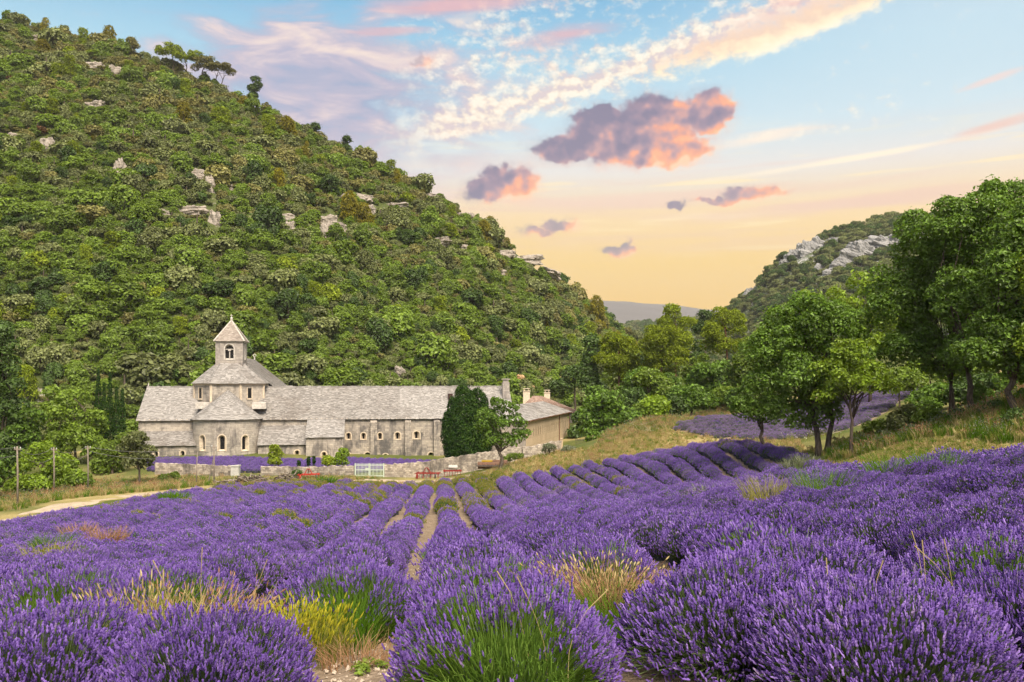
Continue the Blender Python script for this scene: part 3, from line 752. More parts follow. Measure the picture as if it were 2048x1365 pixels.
def plant_woods():
    r = np.random.default_rng(5)
    n = 22000
    u = r.uniform(-900, 1400, n); t = r.uniform(0.0, 1.03, n)**0.92
    V = LEFT.at(u, t); px = CX+V[:, 0]/V[:, 1]*F; py = CY-(V[:, 2]-EZ)/V[:, 1]*F
    keep = np.ones(n, bool)
    for (cx_, cy_, rx, ry) in rock_xyz: keep &= ((px-cx_)/(rx*1.15))**2+((py-10-cy_)/(ry*1.15+8))**2 > 1
    for (cx_, cy_, rx, ry) in ((1030, 757, 26, 10), (1048, 772, 20, 8), (1122, 757, 22, 7), (1098, 552, 24, 12)): keep &= ((px-cx_)/rx)**2+((py-6-cy_)/ry)**2 > 1
    top = np.clip(t, 0, 1)
    size = np.exp(r.normal(math.log(2.15), 0.36, n)).clip(1.1, 4.6)
    # dart throwing
    cell = {}; ok = []
    for i in np.nonzero(keep)[0]:
        q = size[i]*0.47; x, y, z = V[i]; kx, ky = int(x//4), int(y//4); bad = False
        for a in (-1, 0, 1):
            for b in (-1, 0, 1):
                for j in cell.get((kx+a, ky+b), ()):
                    if (V[j, 0]-x)**2+(V[j, 1]-y)**2+(V[j, 2]-z)**2 < (q+size[j]*0.47)**2: bad = True; break
                if bad: break
            if bad: break
        if not bad: cell.setdefault((kx, ky), []).append(i); ok.append(i)
    ok = np.array(ok); V, size, t, px, py, u = V[ok], size[ok], t[ok], px[ok], py[ok], u[ok]; n = len(ok)
    zone = noise2(V[:, 0], V[:, 1]+V[:, 2], 77, 3, 0.05)
    idx = np.zeros(n, int); fam = []
    for i in range(n):
        h = t[i]+0.12*zone[i]; left = px[i] < 450
        if h > 0.72: w = dict(holm=.38, warm=.38, green=.16, gold=.015, deep=.02, pine=.035)  # more sunset-tinted leaves towards the ridge
        elif h > 0.42: w = dict(holm=.46, warm=.18, green=.24, gold=.008, deep=.06, pine=.02, dead=.004)
        else: w = dict(holm=.38, warm=.05, green=.40, deep=.13, pine=.04)
        if zone[i] > 0.35: w['green'] = w['green']*2.2
        ks = list(w); ps = np.array([w[k] for k in ks]); f = ks[r.choice(len(ks), p=ps/ps.sum())]
        fam.append(f); idx[i] = r.choice(FAMS[f])
    fam = np.array(fam)
    scl = size[:, None]*np.c_[r.uniform(.85, 1.35, n), r.uniform(.85, 1.35, n), r.uniform(.75, 1.35, n)]
    rot = r.uniform(0, 6.28, n)
    V[:, 2] -= 0.25*size
    vis = (px > -10) & (px < 1300) & (py > 0) & (py < 770)
    score = np.where(vis, size/V[:, 1], 0); big = np.argsort(-score)[:300]
    names = dict(holm='holm_oak', warm='holm_oak', green='broadleaf_tree', deep='broadleaf_tree', pine='pine_tree', gold='pine_tree', dead='shrub')
    desc = dict(holm='grey-green rounded holm oak', warm='brownish olive holm oak', green='bright green leafy tree', deep='dark green leafy tree', pine='yellow-green pine', gold='golden yellow pine', dead='withered brown shrub')
    for i in big:
        o = bpy.data.objects.new(names[fam[i]], PK[idx[i]][0].data); COL.objects.link(o)
        o.location = V[i]; o.rotation_euler = (0, 0, rot[i]); o.scale = scl[i]
        where = ('on the lower slope behind the abbey' if px[i] > 270 else 'on the lower slope beside the dirt track') if t[i] < 0.33 else ('on the middle of the hillside' if t[i] < 0.7 else 'high up near the ridge')
        tag(o, '%s in the dense wood %s' % (desc[fam[i]], where), 'tree' if fam[i] != 'dead' else 'shrub', '%ss %s' % (desc[fam[i]], where))
    rest = np.setdiff1d(np.arange(n), big)
    o = scatter('woodland', V[rest], idx[rest], rot[rest], scl[rest], [p[0] for p in PK])
    tag(o, 'dense mixed oak and pine wood covering the big hillside', 'woodland')
    # undergrowth fills the gaps between crowns
    m = 14000
    u2 = r.uniform(-900, 1400, m); t2 = r.uniform(0, 1.02, m); W = LEFT.at(u2, t2)
    p2 = CX+W[:, 0]/W[:, 1]*F; q2 = CY-(W[:, 2]-EZ)/W[:, 1]*F; kp = np.ones(m, bool)
    for (cx_, cy_, rx, ry) in rock_xyz+[(1030, 757, 30, 12), (1048, 772, 24, 10), (1122, 757, 26, 8)]: kp &= ((p2-cx_)/rx)**2+((q2-2-cy_)/(ry*1.1))**2 > 1
    W, t2 = W[kp], t2[kp]; m = len(W)
    sc = FAMS['warm'][1], FAMS['holm'][2], FAMS['green'][0]
    id2 = np.where(r.random(m) < 0.2+0.3*t2, sc[0], np.where(r.random(m) < 0.5, sc[1], sc[2]))
    o = scatter('undergrowth', W, id2, r.uniform(0, 6.28, m), r.uniform(0.8, 1.75, m), [p[0] for p in PK])
    tag(o, 'low scrub between the trees on the big hillside', 'undergrowth')
plant_woods()

# ---- scrub and cliffs on the right hill
FC = [(1590, 508, 16, 16), (1612, 498, 18, 16), (1636, 488, 16, 12), (1668, 480, 14, 8), (1500, 583, 12, 8), (1700, 512, 24, 16), (1730, 498, 28, 16), (1765, 484, 26, 13), (1795, 480, 20, 10), (1680, 532, 16, 12), (1660, 548, 12, 8), (1840, 476, 24, 10), (1570, 528, 12, 9), (1640, 535, 10, 8)]
for i, (px, py, rx, ry) in enumerate(FC):
    p, tt = RIGHT.find(px, py+ry*0.6); m = p.y/F
    o = obj('cliff', crag_mesh('cliff', rx*m*1.2, rx*m*0.8, ry*m*1.45, 140+i, ROCK_FAR), None, p, (0, 0.3, 0))
    tag(o, 'grey limestone cliff band on the rocky hill beyond the oaks', 'cliff', 'grey cliffs on the far right hill')
def plant_right():
    r = np.random.default_rng(9); n = 5200
    u = r.uniform(1385, 2200, n); t = r.uniform(0, 1.02, n); V = RIGHT.at(u, t); px = CX+V[:, 0]/V[:, 1]*F; py = CY-(V[:, 2]-EZ)/V[:, 1]*F
    kp = np.ones(n, bool)
    for (cx_, cy_, rx, ry) in FC: kp &= ((px-cx_)/(rx*1.05))**2+((py-3-cy_)/(ry*1.1))**2 > 1
    V = V[kp]; n = len(V)
    idx = np.where(r.random(n) < 0.55, FAMS['holm'][2], np.where(r.random(n) < 0.5, FAMS['holm'][0], FAMS['deep'][0]))
    o = scatter('hill_scrub', V, idx, r.uniform(0, 6.28, n), r.uniform(1.4, 3.6, n), [p[0] for p in PK])
    tag(o, 'dark scrub on the rocky hill beyond the oaks', 'scrub')
plant_right()
for i, (px, py, s) in enumerate(((1748, 436, 3.4), (1778, 432, 3.8), (1790, 433, 4.2), (1803, 434, 3.4), (1826, 430, 4.0), (1715, 447, 3.0))):
    p = P(px, py+8, 572)
    o = obj('skyline_tree', PK[FAMS['holm'][0]][0].data, None, p, (0, 0, i*1.3), (s, s, s))
    tag(o, 'small round tree on the skyline of the rocky hill', 'tree', 'trees on the rocky skyline')
# far ridge woods as one mass
def plant_far():
    r = np.random.default_rng(19)
    n = 900; u = r.uniform(1150, 1560, n); t = r.uniform(0.2, 1.0, n); V = FAR2.at(u, t)
    o = scatter('valley_wood', V, np.where(r.random(n) < .5, FAMS['deep'][0], FAMS['holm'][0]), r.uniform(0, 6.28, n), r.uniform(4, 7, n), [p[0] for p in PK])
    tag(o, 'blue-green wood across the mouth of the valley', 'wood')
plant_far()

# ---- skyline pines on the left ridge
def umbrella_pine(label, px, py_base, D, ells, seed, trunks, leaf=0.42, dy=12):
    py_base += 10; ells = [(ex, ey+dy, rx*1.08, ry*1.3) for ex, ey, rx, ry in ells]; trunks = [(a, b_+dy, c) for a, b_, c in trunks]
    b = P(px, py_base, D); root = empty('umbrella_pine', b); m = D/F
    E = [((ex-CX)/F*D-b.x, 0, EZ+(CY-ey)/F*D-b.z, rx*m, rx*m*0.8, ry*m) for ex, ey, rx, ry in ells]
    pf = puffs_in(E, 16*len(E), 0.7, 1.5, seed, 0.3)
    V, Fq = leaves(pf, leaf, 0.9, seed, 0.5, up=0.7, jit=0.5)
    obj('crown', mesh('crown', V, Fq, [leafm]), root)
    mb = MB(); r = random.Random(seed)
    for (tx, ty, bx) in trunks:
        tp = P(tx, ty, D)-b; bb = P(bx, py_base+12, D)-b
        limb_tubes(mb, bb, [p[:3] for p in pf[::4]][:4], 0.25, seed, trunk_top=tp)
    mb.build('trunk', BARK, root); tag(root, label, 'tree'); return root
leafm = PINE
umbrella_pine('big spreading umbrella pine at the top of the left skyline', 350, 142, 313, [(345, 90, 34, 11), (322, 92, 18, 10), (365, 102, 30, 10), (385, 98, 22, 9)], 5, [(345, 100, 352), (370, 108, 378)])
leafm = HOLM_WARM
umbrella_pine('flat-topped umbrella pine leaning right beside the big one on the ridge', 420, 168, 311, [(405, 110, 26, 10), (440, 125, 30, 9), (458, 132, 16, 8), (415, 122, 34, 9)], 6, [(405, 128, 402), (435, 135, 425), (448, 142, 436)])
umbrella_pine('small lone pine standing left of the umbrella pines', 262, 112, 316, [(262, 72, 12, 8), (258, 88, 12, 8), (268, 80, 10, 6)], 7, [(262, 88, 262)])
leafm = DEEP
umbrella_pine('thin ragged pine standing alone on the ridge below the umbrella pines', 508, 212, 308, [(512, 148, 9, 8), (507, 166, 11, 8), (516, 158, 10, 7), (506, 180, 9, 6)], 8, [(511, 160, 508)])
umbrella_pine('small dark tree on the ridge halfway down', 628, 262, 303, [(630, 243, 7, 7)], 9, [(629, 246, 628)])
umbrella_pine('small dark bushy tree on the ridge above the rock scars', 692, 300, 300, [(694, 268, 9, 9), (690, 284, 12, 8)], 10, [(693, 275, 692)])
umbrella_pine('leaning dark pine at the foot of the ridge against the far hills', 1212, 672, 318, [(1205, 606, 8, 5), (1216, 624, 16, 9), (1208, 636, 20, 8), (1228, 642, 18, 9)], 12, [(1210, 625, 1214)])

# ---- trees of the valley floor, middle distance
leaf_args = dict(leaf=0.36, npuff=75, pr=(0.7, 1.35), cover=0.8)
MID = [  # name, label, px, D, ellipses, mat
 ('pine_tree', 'tall ragged pine rising against the far hazy ridge', 1350, 165, [(1343, 625, 20, 20), (1330, 650, 18, 24), (1372, 648, 26, 20), (1350, 680, 40, 30)], PINE, BARK_WARM),
 ('pine_tree', 'broad yellowish pine with bare trunk left of the oaks', 1452, 150, [(1440, 632, 22, 26), (1425, 665, 38, 26), (1470, 650, 28, 32), (1450, 692, 48, 20)], PINE, BARK_WARM),
 ('pine_tree', 'bright yellow-green pine at the left of the valley gap', 1238, 150, [(1238, 690, 42, 34), (1225, 725, 40, 30), (1255, 735, 34, 34)], PINE, BARK_WARM),
 ('pine_tree', 'wide yellow-green pine in the centre of the valley gap', 1322, 148, [(1318, 678, 46, 32), (1290, 715, 40, 36), (1350, 715, 40, 32), (1320, 745, 46, 26)], PINE, BARK_WARM),
 ('cypress_tree', 'dark spire-like conifer left of the yellow pines', 1180, 152, [(1182, 690, 10, 26), (1180, 730, 17, 36), (1178, 765, 24, 28)], DEEP, BARK),
 ('broadleaf_tree', 'dense rounded bright green tree beside the farm end wall', 1205, 122, [(1205, 810, 46, 36), (1190, 835, 38, 36), (1232, 830, 32, 36), (1195, 866, 44, 26), (1235, 866, 26, 22), (1205, 880, 40, 16)], OAK, BARK),
 ('broadleaf_tree', 'dark green tree behind the rounded tree', 1280, 140, [(1285, 762, 40, 32), (1265, 790, 34, 30), (1310, 790, 26, 28)], OAK, BARK),
 ('broadleaf_tree', 'mid green tree under the central yellow pine', 1300, 136, [(1300, 760, 34, 24), (1325, 785, 26, 26)], GREEN, BARK),
 ('small_tree', 'small round yellowish bush tree on the meadow edge', 1312, 119, [(1312, 812, 27, 20), (1308, 825, 22, 14)], OAK_LIGHT, BARK),
 ('small_tree', 'small pale green tree right of the yellowish bush', 1382, 127, [(1385, 792, 22, 22), (1372, 808, 22, 16), (1402, 806, 18, 14)], OAK, BARK),
 ('broadleaf_tree', 'wide dark green tree behind the mown meadow', 1425, 138, [(1425, 742, 48, 22), (1400, 760, 34, 24), (1462, 758, 40, 26), (1430, 785, 44, 22)], OAK, BARK),
 ('broadleaf_tree', 'dark tree filling the gap behind the small meadow oak', 1500, 135, [(1495, 735, 40, 40), (1530, 700, 50, 50), (1500, 780, 40, 24)], GREEN, BARK),
 ('broadleaf_tree', 'light green tall tree behind the twin-trunked oak', 1570, 120, [(1580, 640, 56, 46), (1545, 690, 50, 50), (1640, 620, 60, 60), (1610, 700, 70, 50)], OAK_LIGHT, BARK),
 ('broadleaf_tree', 'tall bright green tree between the rocky hill and the big oaks', 1740, 112, [(1740, 590, 60, 60), (1700, 640, 60, 56), (1780, 640, 60, 70), (1750, 700, 70, 44)], OAK_LIGHT, BARK),
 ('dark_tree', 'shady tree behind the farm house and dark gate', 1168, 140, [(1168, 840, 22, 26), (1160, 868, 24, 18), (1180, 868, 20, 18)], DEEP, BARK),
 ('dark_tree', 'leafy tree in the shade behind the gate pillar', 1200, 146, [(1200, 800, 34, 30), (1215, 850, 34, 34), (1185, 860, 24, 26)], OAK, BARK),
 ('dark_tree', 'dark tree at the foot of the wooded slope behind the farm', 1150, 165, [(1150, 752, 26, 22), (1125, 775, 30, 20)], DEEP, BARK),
 ('dark_tree', 'dark blue-green tree in the valley behind the tall pine', 1412, 210, [(1410, 632, 18, 14), (1405, 655, 24, 18)], DEEP, BARK)]
for i, (nm, lb, px, D, el, mt, bk) in enumerate(MID):
    tree_here(nm, lb, px, D, el, mt, bk, seed=400+i, tr=0.22, aspect=0.32 if mt is PINE else 0.6, up=0.8 if mt is PINE else 0.35, **leaf_args)

# ---- the conifers and the broadleaf tree before the abbey wing
def spire(name, label, px, D, top, bot, hw, mat, seed, prof, leaf=0.24, n=150, pr=(0.3, 0.5), group=None, tr=0.2, cat='tree', cover=0.9):
    """A dense upright conifer: clumps wrapped round a tapering column. prof: half width along the height, 0 at the foot to 1 at the tip."""
    base = on(px, D); root = empty(name, base); r = np.random.default_rng(seed)
    zt = P(px, top, D).z-base.z; zb = P(px, bot, D).z-base.z; w = hw*D/F; pf = []
    for i in range(n):
        s_ = r.uniform(0.0, 1.0)**1.15; z = zb+(zt-zb)*s_*0.97; q = r.uniform(*pr)*(1-0.45*s_)
        rad = max(0.0, w*np.interp(s_, np.linspace(0, 1, len(prof)), prof)*(1+0.12*math.sin(7*s_+seed))-q*0.6)
        a = r.uniform(0, 6.28); k = rad*r.uniform(0.75, 1.0)
        pf.append((math.cos(a)*k, math.sin(a)*k, z, q*0.8, q*0.8, q*1.5))
    for s_ in np.linspace(0.03, 0.9, 14):
        rad = w*np.interp(s_, np.linspace(0, 1, len(prof)), prof)*0.72
        pf.append((0, 0, zb+(zt-zb)*s_, rad, rad, (zt-zb)*0.06))
    V, Fq = leaves(pf, leaf, cover*0.85, seed, 0.36, up=0.3, jit=0.65, thick=0.2, hang=0.7)
    obj('crown', mesh('crown', V, Fq, [mat]), root)
    mb = MB(); mb.tube([(0, 0, -.3), (0, 0, zb+0.5), (0, 0, zt*0.9)], [tr, tr*0.8, 0.03], 7); mb.build('trunk', BARK, root, smooth=True)
    return tag(root, label, cat, group)
CP = (0.7, 0.92, 1.0, 1.0, 0.93, 0.75, 0.40)
spire('conifer_tree', 'dark green conifer at the left of the clump before the abbey wing', 908, 111, 800, 916, 24, CYPRESS, 501, CP, n=130, pr=(0.5, 1.05))
spire('conifer_tree', 'tallest dark green conifer in the middle of the clump before the wing', 928, 112, 778, 917, 32, CYPRESS, 503, CP, n=190, pr=(0.5, 1.1))
spire('conifer_tree', 'dark conifer between the tallest conifer and the lane tree', 956, 114, 782, 915, 30, CYPRESS, 502, CP, n=170, pr=(0.5, 1.05))
tree_here('walnut_tree', 'spreading broadleaf tree with clear trunk beside the lane', 1001, 92,
          [(1003, 815, 34, 26), (985, 850, 34, 28), (1022, 850, 36, 26), (1040, 872, 22, 18), (1000, 882, 46, 20), (1035, 825, 22, 16), (968, 862, 22, 26), (972, 835, 22, 24)], OAK, BARK, leaf=0.2, npuff=85, pr=(0.35, 0.75), cover=0.7,
          trunks=[(1001, 1002, 885, 0.24)], seed=503, ntips=16)
for i, (px, D, top, w, lb) in enumerate(((1098, 99, 886, 15, 'small silvery olive tree nearer the lane wall'), (1138, 98, 890, 18, 'small silvery olive tree with dark forked trunk on the straw slope'))):
    tree_here('olive_tree', lb, px, D, [(px, top+10, w, 10), (px-5, top+14, w*.8, 9)], OLIVE, BARK, leaf=0.16, npuff=22, pr=(0.25, 0.45), cover=0.8, tr=0.12, seed=510+i, aspect=0.35)

# ---- left side by the dirt track
LEFTT = [
 ('broadleaf_tree', 'big layered green tree left of the cypresses', 150, 118, [(145, 798, 40, 26), (115, 830, 50, 34), (178, 850, 42, 40), (145, 880, 66, 40), (108, 790, 26, 22), (195, 900, 32, 32)], GREEN, BARK, 0.26, 110, (0.6, 1.2), None),
 ('olive_tree', 'grey-green round-headed tree with short trunk by the track', 277, 99, [(272, 882, 32, 22), (258, 905, 28, 26), (292, 905, 24, 26), (275, 925, 34, 22)], HOLM, BARK, 0.2, 60, (0.4, 0.8), [(278, 275, 920, 0.16)]),
 ('dark_tree', 'very dark tall tree cut by the left picture edge', 5, 100, [(5, 690, 34, 50), (0, 760, 50, 60), (20, 830, 40, 60), (-30, 800, 60, 80), (10, 900, 40, 50)], DEEP, BARK, 0.26, 130, (0.6, 1.2), None),
 ('broadleaf_tree', 'bright lime green young tree beside the nearest pole', 85, 90, [(85, 905, 30, 26), (60, 930, 36, 34), (110, 935, 30, 36), (85, 965, 48, 26)], OAK_LIGHT, BARK, 0.2, 90, (0.4, 0.8), None),
 ('broadleaf_tree', 'lime green bush tree behind the second pole', 135, 99, [(130, 930, 30, 26), (150, 955, 26, 22), (118, 960, 26, 20)], OAK_LIGHT, BARK, 0.22, 70, (0.4, 0.8), None),
 ('broadleaf_tree', 'low lime green bush at the foot of the nearest pole', 52, 88, [(50, 968, 30, 18), (25, 975, 26, 18), (75, 972, 26, 16)], OAK_LIGHT, BARK, 0.19, 60, (0.35, 0.7), None),
 ('broadleaf_tree', 'low green bush between the second and third poles', 150, 98, [(145, 960, 28, 18), (168, 962, 22, 16)], GREEN, BARK, 0.19, 50, (0.35, 0.7), None),
 ('dark_tree', 'shaded green tree between the lime tree and left edge', 40, 100, [(40, 870, 40, 40), (20, 930, 36, 40), (60, 840, 30, 30)], OAK, BARK, 0.25, 80, (0.5, 1.0), None),
 ('broadleaf_tree', 'shaded tree behind the grey-green round tree', 225, 110, [(225, 905, 34, 34), (210, 935, 36, 26), (250, 890, 24, 30)], GREEN, BARK, 0.24, 70, (0.5, 1.0), None),
 ('broadleaf_tree', 'leafy tree at the far left above the verge', -60, 80, [(-70, 880, 60, 90), (-30, 950, 46, 60)], OAK, BARK, 0.22, 110, (0.5, 1.0), None)]
for i, (nm, lb, px, D, el, mt, bk, lf, npf, pr, tk) in enumerate(LEFTT):
    tree_here(nm, lb, px, D, el, mt, bk, leaf=lf*1.15, npuff=npf, pr=pr, cover=0.78, seed=520+i, trunks=tk, tr=0.2)
for i, (px, top, bot, w) in enumerate(((197, 736, 876, 10), (208, 764, 874, 8), (220, 746, 876, 9), (233, 772, 878, 9), (245, 778, 878, 7))):
    spire('cypress_tree', 'slim dark cypress, number %s from the left in the row beside the transept' % ('one', 'two', 'three', 'four', 'five')[i], px, 122+i*0.8, top, bot, w, CYPRESS, 540+i,
          (0.75, 1.0, 0.95, 0.8, 0.6, 0.35, 0.05), leaf=0.18, n=90, pr=(0.25, 0.42), group='cypresses beside the transept', tr=0.12)

# ---- the oaks on the right
BIG = dict(cover=0.74, leaf=0.165)
tree_here('oak_tree', 'broad oak with twin pale trunks standing on the field corner', 1640, 63,
          [(1610, 640, 80, 60), (1560, 700, 84, 66), (1660, 660, 90, 70), (1600, 760, 90, 56), (1560, 815, 40, 50), (1690, 730, 74, 64), (1640, 810, 64, 60), (1530, 770, 50, 44), (1590, 845, 26, 34)], OAK, BARK,
          npuff=300, pr=(0.45, 0.9), trunks=[(1638, 1622, 800, 0.27), (1652, 1665, 800, 0.24)], seed=601, ntips=30, **BIG)
tree_here('oak_tree', 'small light green oak with slim forked trunk in front of the second lavender plot', 1702, 60,
          [(1700, 705, 50, 34), (1665, 745, 50, 36), (1735, 750, 50, 36), (1700, 770, 70, 34), (1780, 775, 24, 24), (1640, 790, 30, 20)], OAK_LIGHT, BARK, npuff=95, pr=(0.4, 0.75), trunks=[(1702, 1700, 800, 0.16)], seed=602, ntips=16, **BIG)
tree_here('oak_tree', 'low round oak with single dark trunk on the straw strip', 1525, 73,
          [(1520, 785, 40, 32), (1495, 815, 36, 28), (1545, 815, 32, 30), (1520, 835, 44, 22)], OAK, BARK, npuff=75, pr=(0.4, 0.75), trunks=[(1525, 1522, 840, 0.2)], seed=603, ntips=12, **BIG)
tree_here('oak_tree', 'tall dark oak on the bank with thin curved trunk', 1900, 62,
          [(1850, 510, 80, 74), (1810, 600, 76, 96), (1870, 650, 96, 96), (1830, 710, 80, 60), (1900, 560, 84, 84), (1835, 450, 44, 36), (1800, 700, 46, 44), (1890, 740, 60, 30)], OAK, BARK,
          npuff=330, pr=(0.5, 1.0), trunks=[(1898, 1905, 720, 0.16), (1912, 1900, 730, 0.12)], seed=604, ntips=26, **BIG)
tree_here('oak_tree', 'tallest oak on the bank reaching the top right sky', 1946, 58,
          [(1960, 430, 70, 52), (1915, 465, 60, 60), (1990, 500, 76, 84), (1950, 600, 96, 90), (1985, 388, 30, 26), (1960, 700, 90, 60), (1900, 420, 30, 26), (2030, 400, 40, 40)], OAK, BARK,
          npuff=330, pr=(0.45, 0.95), trunks=[(1946, 1935, 700, 0.24)], seed=605, ntips=26, **BIG)
tree_here('oak_tree', 'near oak at the right picture edge with leaning trunk', 2040, 52,
          [(2050, 480, 70, 90), (2010, 560, 66, 80), (2070, 620, 90, 90), (2010, 670, 80, 60), (2090, 400, 50, 50), (1960, 710, 60, 40), (2060, 735, 70, 50)], OAK, BARK,
          npuff=320, pr=(0.42, 0.9), trunks=[(2032, 2015, 730, 0.26)], seed=606, ntips=26, **BIG)
tree_here('oak_tree', 'lighter leafy oak overhanging at the far right edge', 2130, 50, [(2110, 560, 70, 100), (2140, 700, 90, 90), (2080, 690, 50, 60)], OAK_LIGHT, BARK, npuff=170, pr=(0.4, 0.9), trunks=[(2130, 2125, 720, 0.2)], seed=607, **BIG)
# bank shrubs under the oaks
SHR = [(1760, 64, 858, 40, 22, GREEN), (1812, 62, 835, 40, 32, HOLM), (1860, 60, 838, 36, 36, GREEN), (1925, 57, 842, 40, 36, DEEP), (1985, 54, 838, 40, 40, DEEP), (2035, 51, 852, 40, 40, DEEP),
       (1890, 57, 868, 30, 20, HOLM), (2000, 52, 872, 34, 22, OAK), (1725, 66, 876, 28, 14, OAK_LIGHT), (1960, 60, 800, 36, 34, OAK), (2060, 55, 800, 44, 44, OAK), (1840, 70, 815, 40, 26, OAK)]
for i, (px, D, cyy, rx, ry, mt) in enumerate(SHR):
    tree_here('shrub', ['low flowering shrub at the foot of the bank', 'olive green broom shrub on the bank', 'tall green shrub beside the thin trunk', 'dark shrub between the bank trunks', 'dark shrub in front of the leaning trunk',
              'dark shrub at the right edge of the bank', 'small grey-green shrub low on the bank', 'small leafy shrub above the straw strip', 'bright green clump at the left end of the bank', 'shaded shrub behind the tallest oak trunk',
              'shaded shrub behind the leaning trunk', 'leafy shrub higher on the bank behind'][i], px, D, [(px, cyy, rx, ry), (px-rx*.4, cyy+ry*.3, rx*.7, ry*.7), (px+rx*.4, cyy+ry*.2, rx*.7, ry*.7)], mt, BARK,
              leaf=0.16, npuff=36, pr=(0.22, 0.48), cover=0.75, tr=0.05, seed=640+i, cat='shrub', crown_name='foliage')

# understorey behind the bank
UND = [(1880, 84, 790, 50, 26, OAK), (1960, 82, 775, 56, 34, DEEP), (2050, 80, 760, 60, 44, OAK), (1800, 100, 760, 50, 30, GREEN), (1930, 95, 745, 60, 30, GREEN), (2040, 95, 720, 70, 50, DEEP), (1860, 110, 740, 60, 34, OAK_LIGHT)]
for i, (px, D, cyy, rx, ry, mt) in enumerate(UND):
    tree_here('understorey_tree', ['low tree behind the thin trunk of the bank', 'dark low tree behind the tallest oak', 'low tree behind the leaning oak', 'green low tree above the end of the faded plot', 'green tree high behind the bank trunks', 'dark tree at the right edge behind the bank', 'light green tree deep behind the bank'][i],
              px, D, [(px, cyy, rx, ry), (px-rx*.5, cyy+ry*.3, rx*.7, ry*.8), (px+rx*.5, cyy+ry*.3, rx*.7, ry*.8)], mt, BARK, leaf=0.27, npuff=60, pr=(0.5, 0.95), cover=0.75, tr=0.12, seed=670+i)

# thicket along the back of the mound
THK = [(1262, 119, 838, 26, 20, OAK), (1290, 122, 822, 24, 20, GREEN), (1345, 125, 810, 26, 20, DEEP), (1362, 130, 790, 26, 24, OAK), (1412, 132, 800, 26, 18, OAK), (1448, 134, 790, 26, 22, GREEN), (1478, 130, 795, 26, 22, OAK), (1270, 130, 800, 34, 28, DEEP), (1330, 142, 770, 34, 30, OAK), (1400, 150, 740, 34, 34, GREEN), (1250, 160, 745, 40, 34, GREEN), (1380, 175, 700, 36, 34, DEEP), (1300, 175, 720, 40, 40, DEEP)]
for i, (px, D, cyy, rx, ry, mt) in enumerate(THK):
    tree_here('thicket_tree', ['leafy bush tree at the left end of the mound thicket', 'green bush tree behind the mound', 'dark bush tree right of the yellowish bush', 'rounded tree behind the dark bush of the mound', 'bush tree in front of the wide dark tree', 'green bush tree below the broad pine',
              'bush tree left of the small meadow oak', 'dark tree between the rounded tree and the thicket', 'tree below the centre pine', 'green tree between the two tall pines', 'green tree left under the valley pines', 'dark tree in the gap behind the tall pine', 'dark tree behind the centre pine'][i],
              px, D, [(px, cyy, rx, ry), (px-rx*.4, cyy+ry*.4, rx*.8, ry*.8), (px+rx*.4, cyy+ry*.4, rx*.8, ry*.8)], mt, BARK, leaf=0.32, npuff=46, pr=(0.55, 1.05), cover=0.8, tr=0.12, seed=690+i)
# ------------------------------------------------------------------ lavender
LAV = leaf_mat('lavender_flower', [(0.0, lin(0.105, 0.058, 0.240)), (0.35, lin(0.175, 0.098, 0.385)), (0.7, lin(0.255, 0.150, 0.500)), (0.97, lin(0.365, 0.235, 0.610))], 0.25, 0.25, (0.28, 0.12, 0.45))
LAV_DULL = leaf_mat('fading_lavender_flower', [(0.0, lin(0.125, 0.085, 0.185)), (0.5, lin(0.230, 0.160, 0.335)), (1.0, lin(0.36, 0.27, 0.46))], 0.2, 0.3, (0.2, 0.12, 0.25))
LAV_STEM = leaf_mat('lavender_stem', [(0.0, lin(0.075, 0.140, 0.024)), (0.5, lin(0.135, 0.240, 0.035)), (1.0, lin(0.230, 0.340, 0.065))], 0.32, 0.2, (0.15, 0.25, 0.03))
LAV_YEL = leaf_mat('unripe_lavender', [(0.0, lin(0.12, 0.13, 0.02)), (0.5, lin(0.24, 0.22, 0.04)), (1.0, lin(0.40, 0.34, 0.10))], 0.25, 0.3, (0.3, 0.28, 0.04))
LAV_CORE = leaf_mat('lavender_inner_shade', [(0.0, lin(0.040, 0.045, 0.042)), (1.0, lin(0.062, 0.060, 0.075))], 0.0, 0.6)  # core colour darkened so bush sides and furrows read as shaded
STRAW = leaf_mat('straw_blade', [(0.0, lin(0.28, 0.20, 0.08)), (0.5, lin(0.44, 0.345, 0.15)), (1.0, lin(0.62, 0.51, 0.27))], 0.25, 0.3, (0.4, 0.28, 0.1))
RUST = leaf_mat('rusty_dry_stalk', [(0.0, lin(0.20, 0.10, 0.05)), (0.5, lin(0.34, 0.19, 0.10)), (1.0, lin(0.48, 0.32, 0.19))], 0.2, 0.3, (0.4, 0.2, 0.1))
YELLOW = leaf_mat('yellow_flower_stalk', [(0.0, lin(0.20, 0.24, 0.02)), (0.5, lin(0.40, 0.38, 0.03)), (1.0, lin(0.60, 0.52, 0.06))], 0.3, 0.2, (0.6, 0.5, 0.03))
BLADE = leaf_mat('green_blade', [(0.0, lin(0.045, 0.105, 0.010)), (0.5, lin(0.095, 0.195, 0.016)), (1.0, lin(0.19, 0.30, 0.035))], 0.35, 0.3, (0.2, 0.36, 0.02))
BLADE_MIX = leaf_mat('meadow_blade', [(0.0, lin(0.11, 0.145, 0.02)), (0.5, lin(0.25, 0.25, 0.055)), (1.0, lin(0.44, 0.38, 0.14))], 0.3, 0.4, (0.3, 0.28, 0.05))

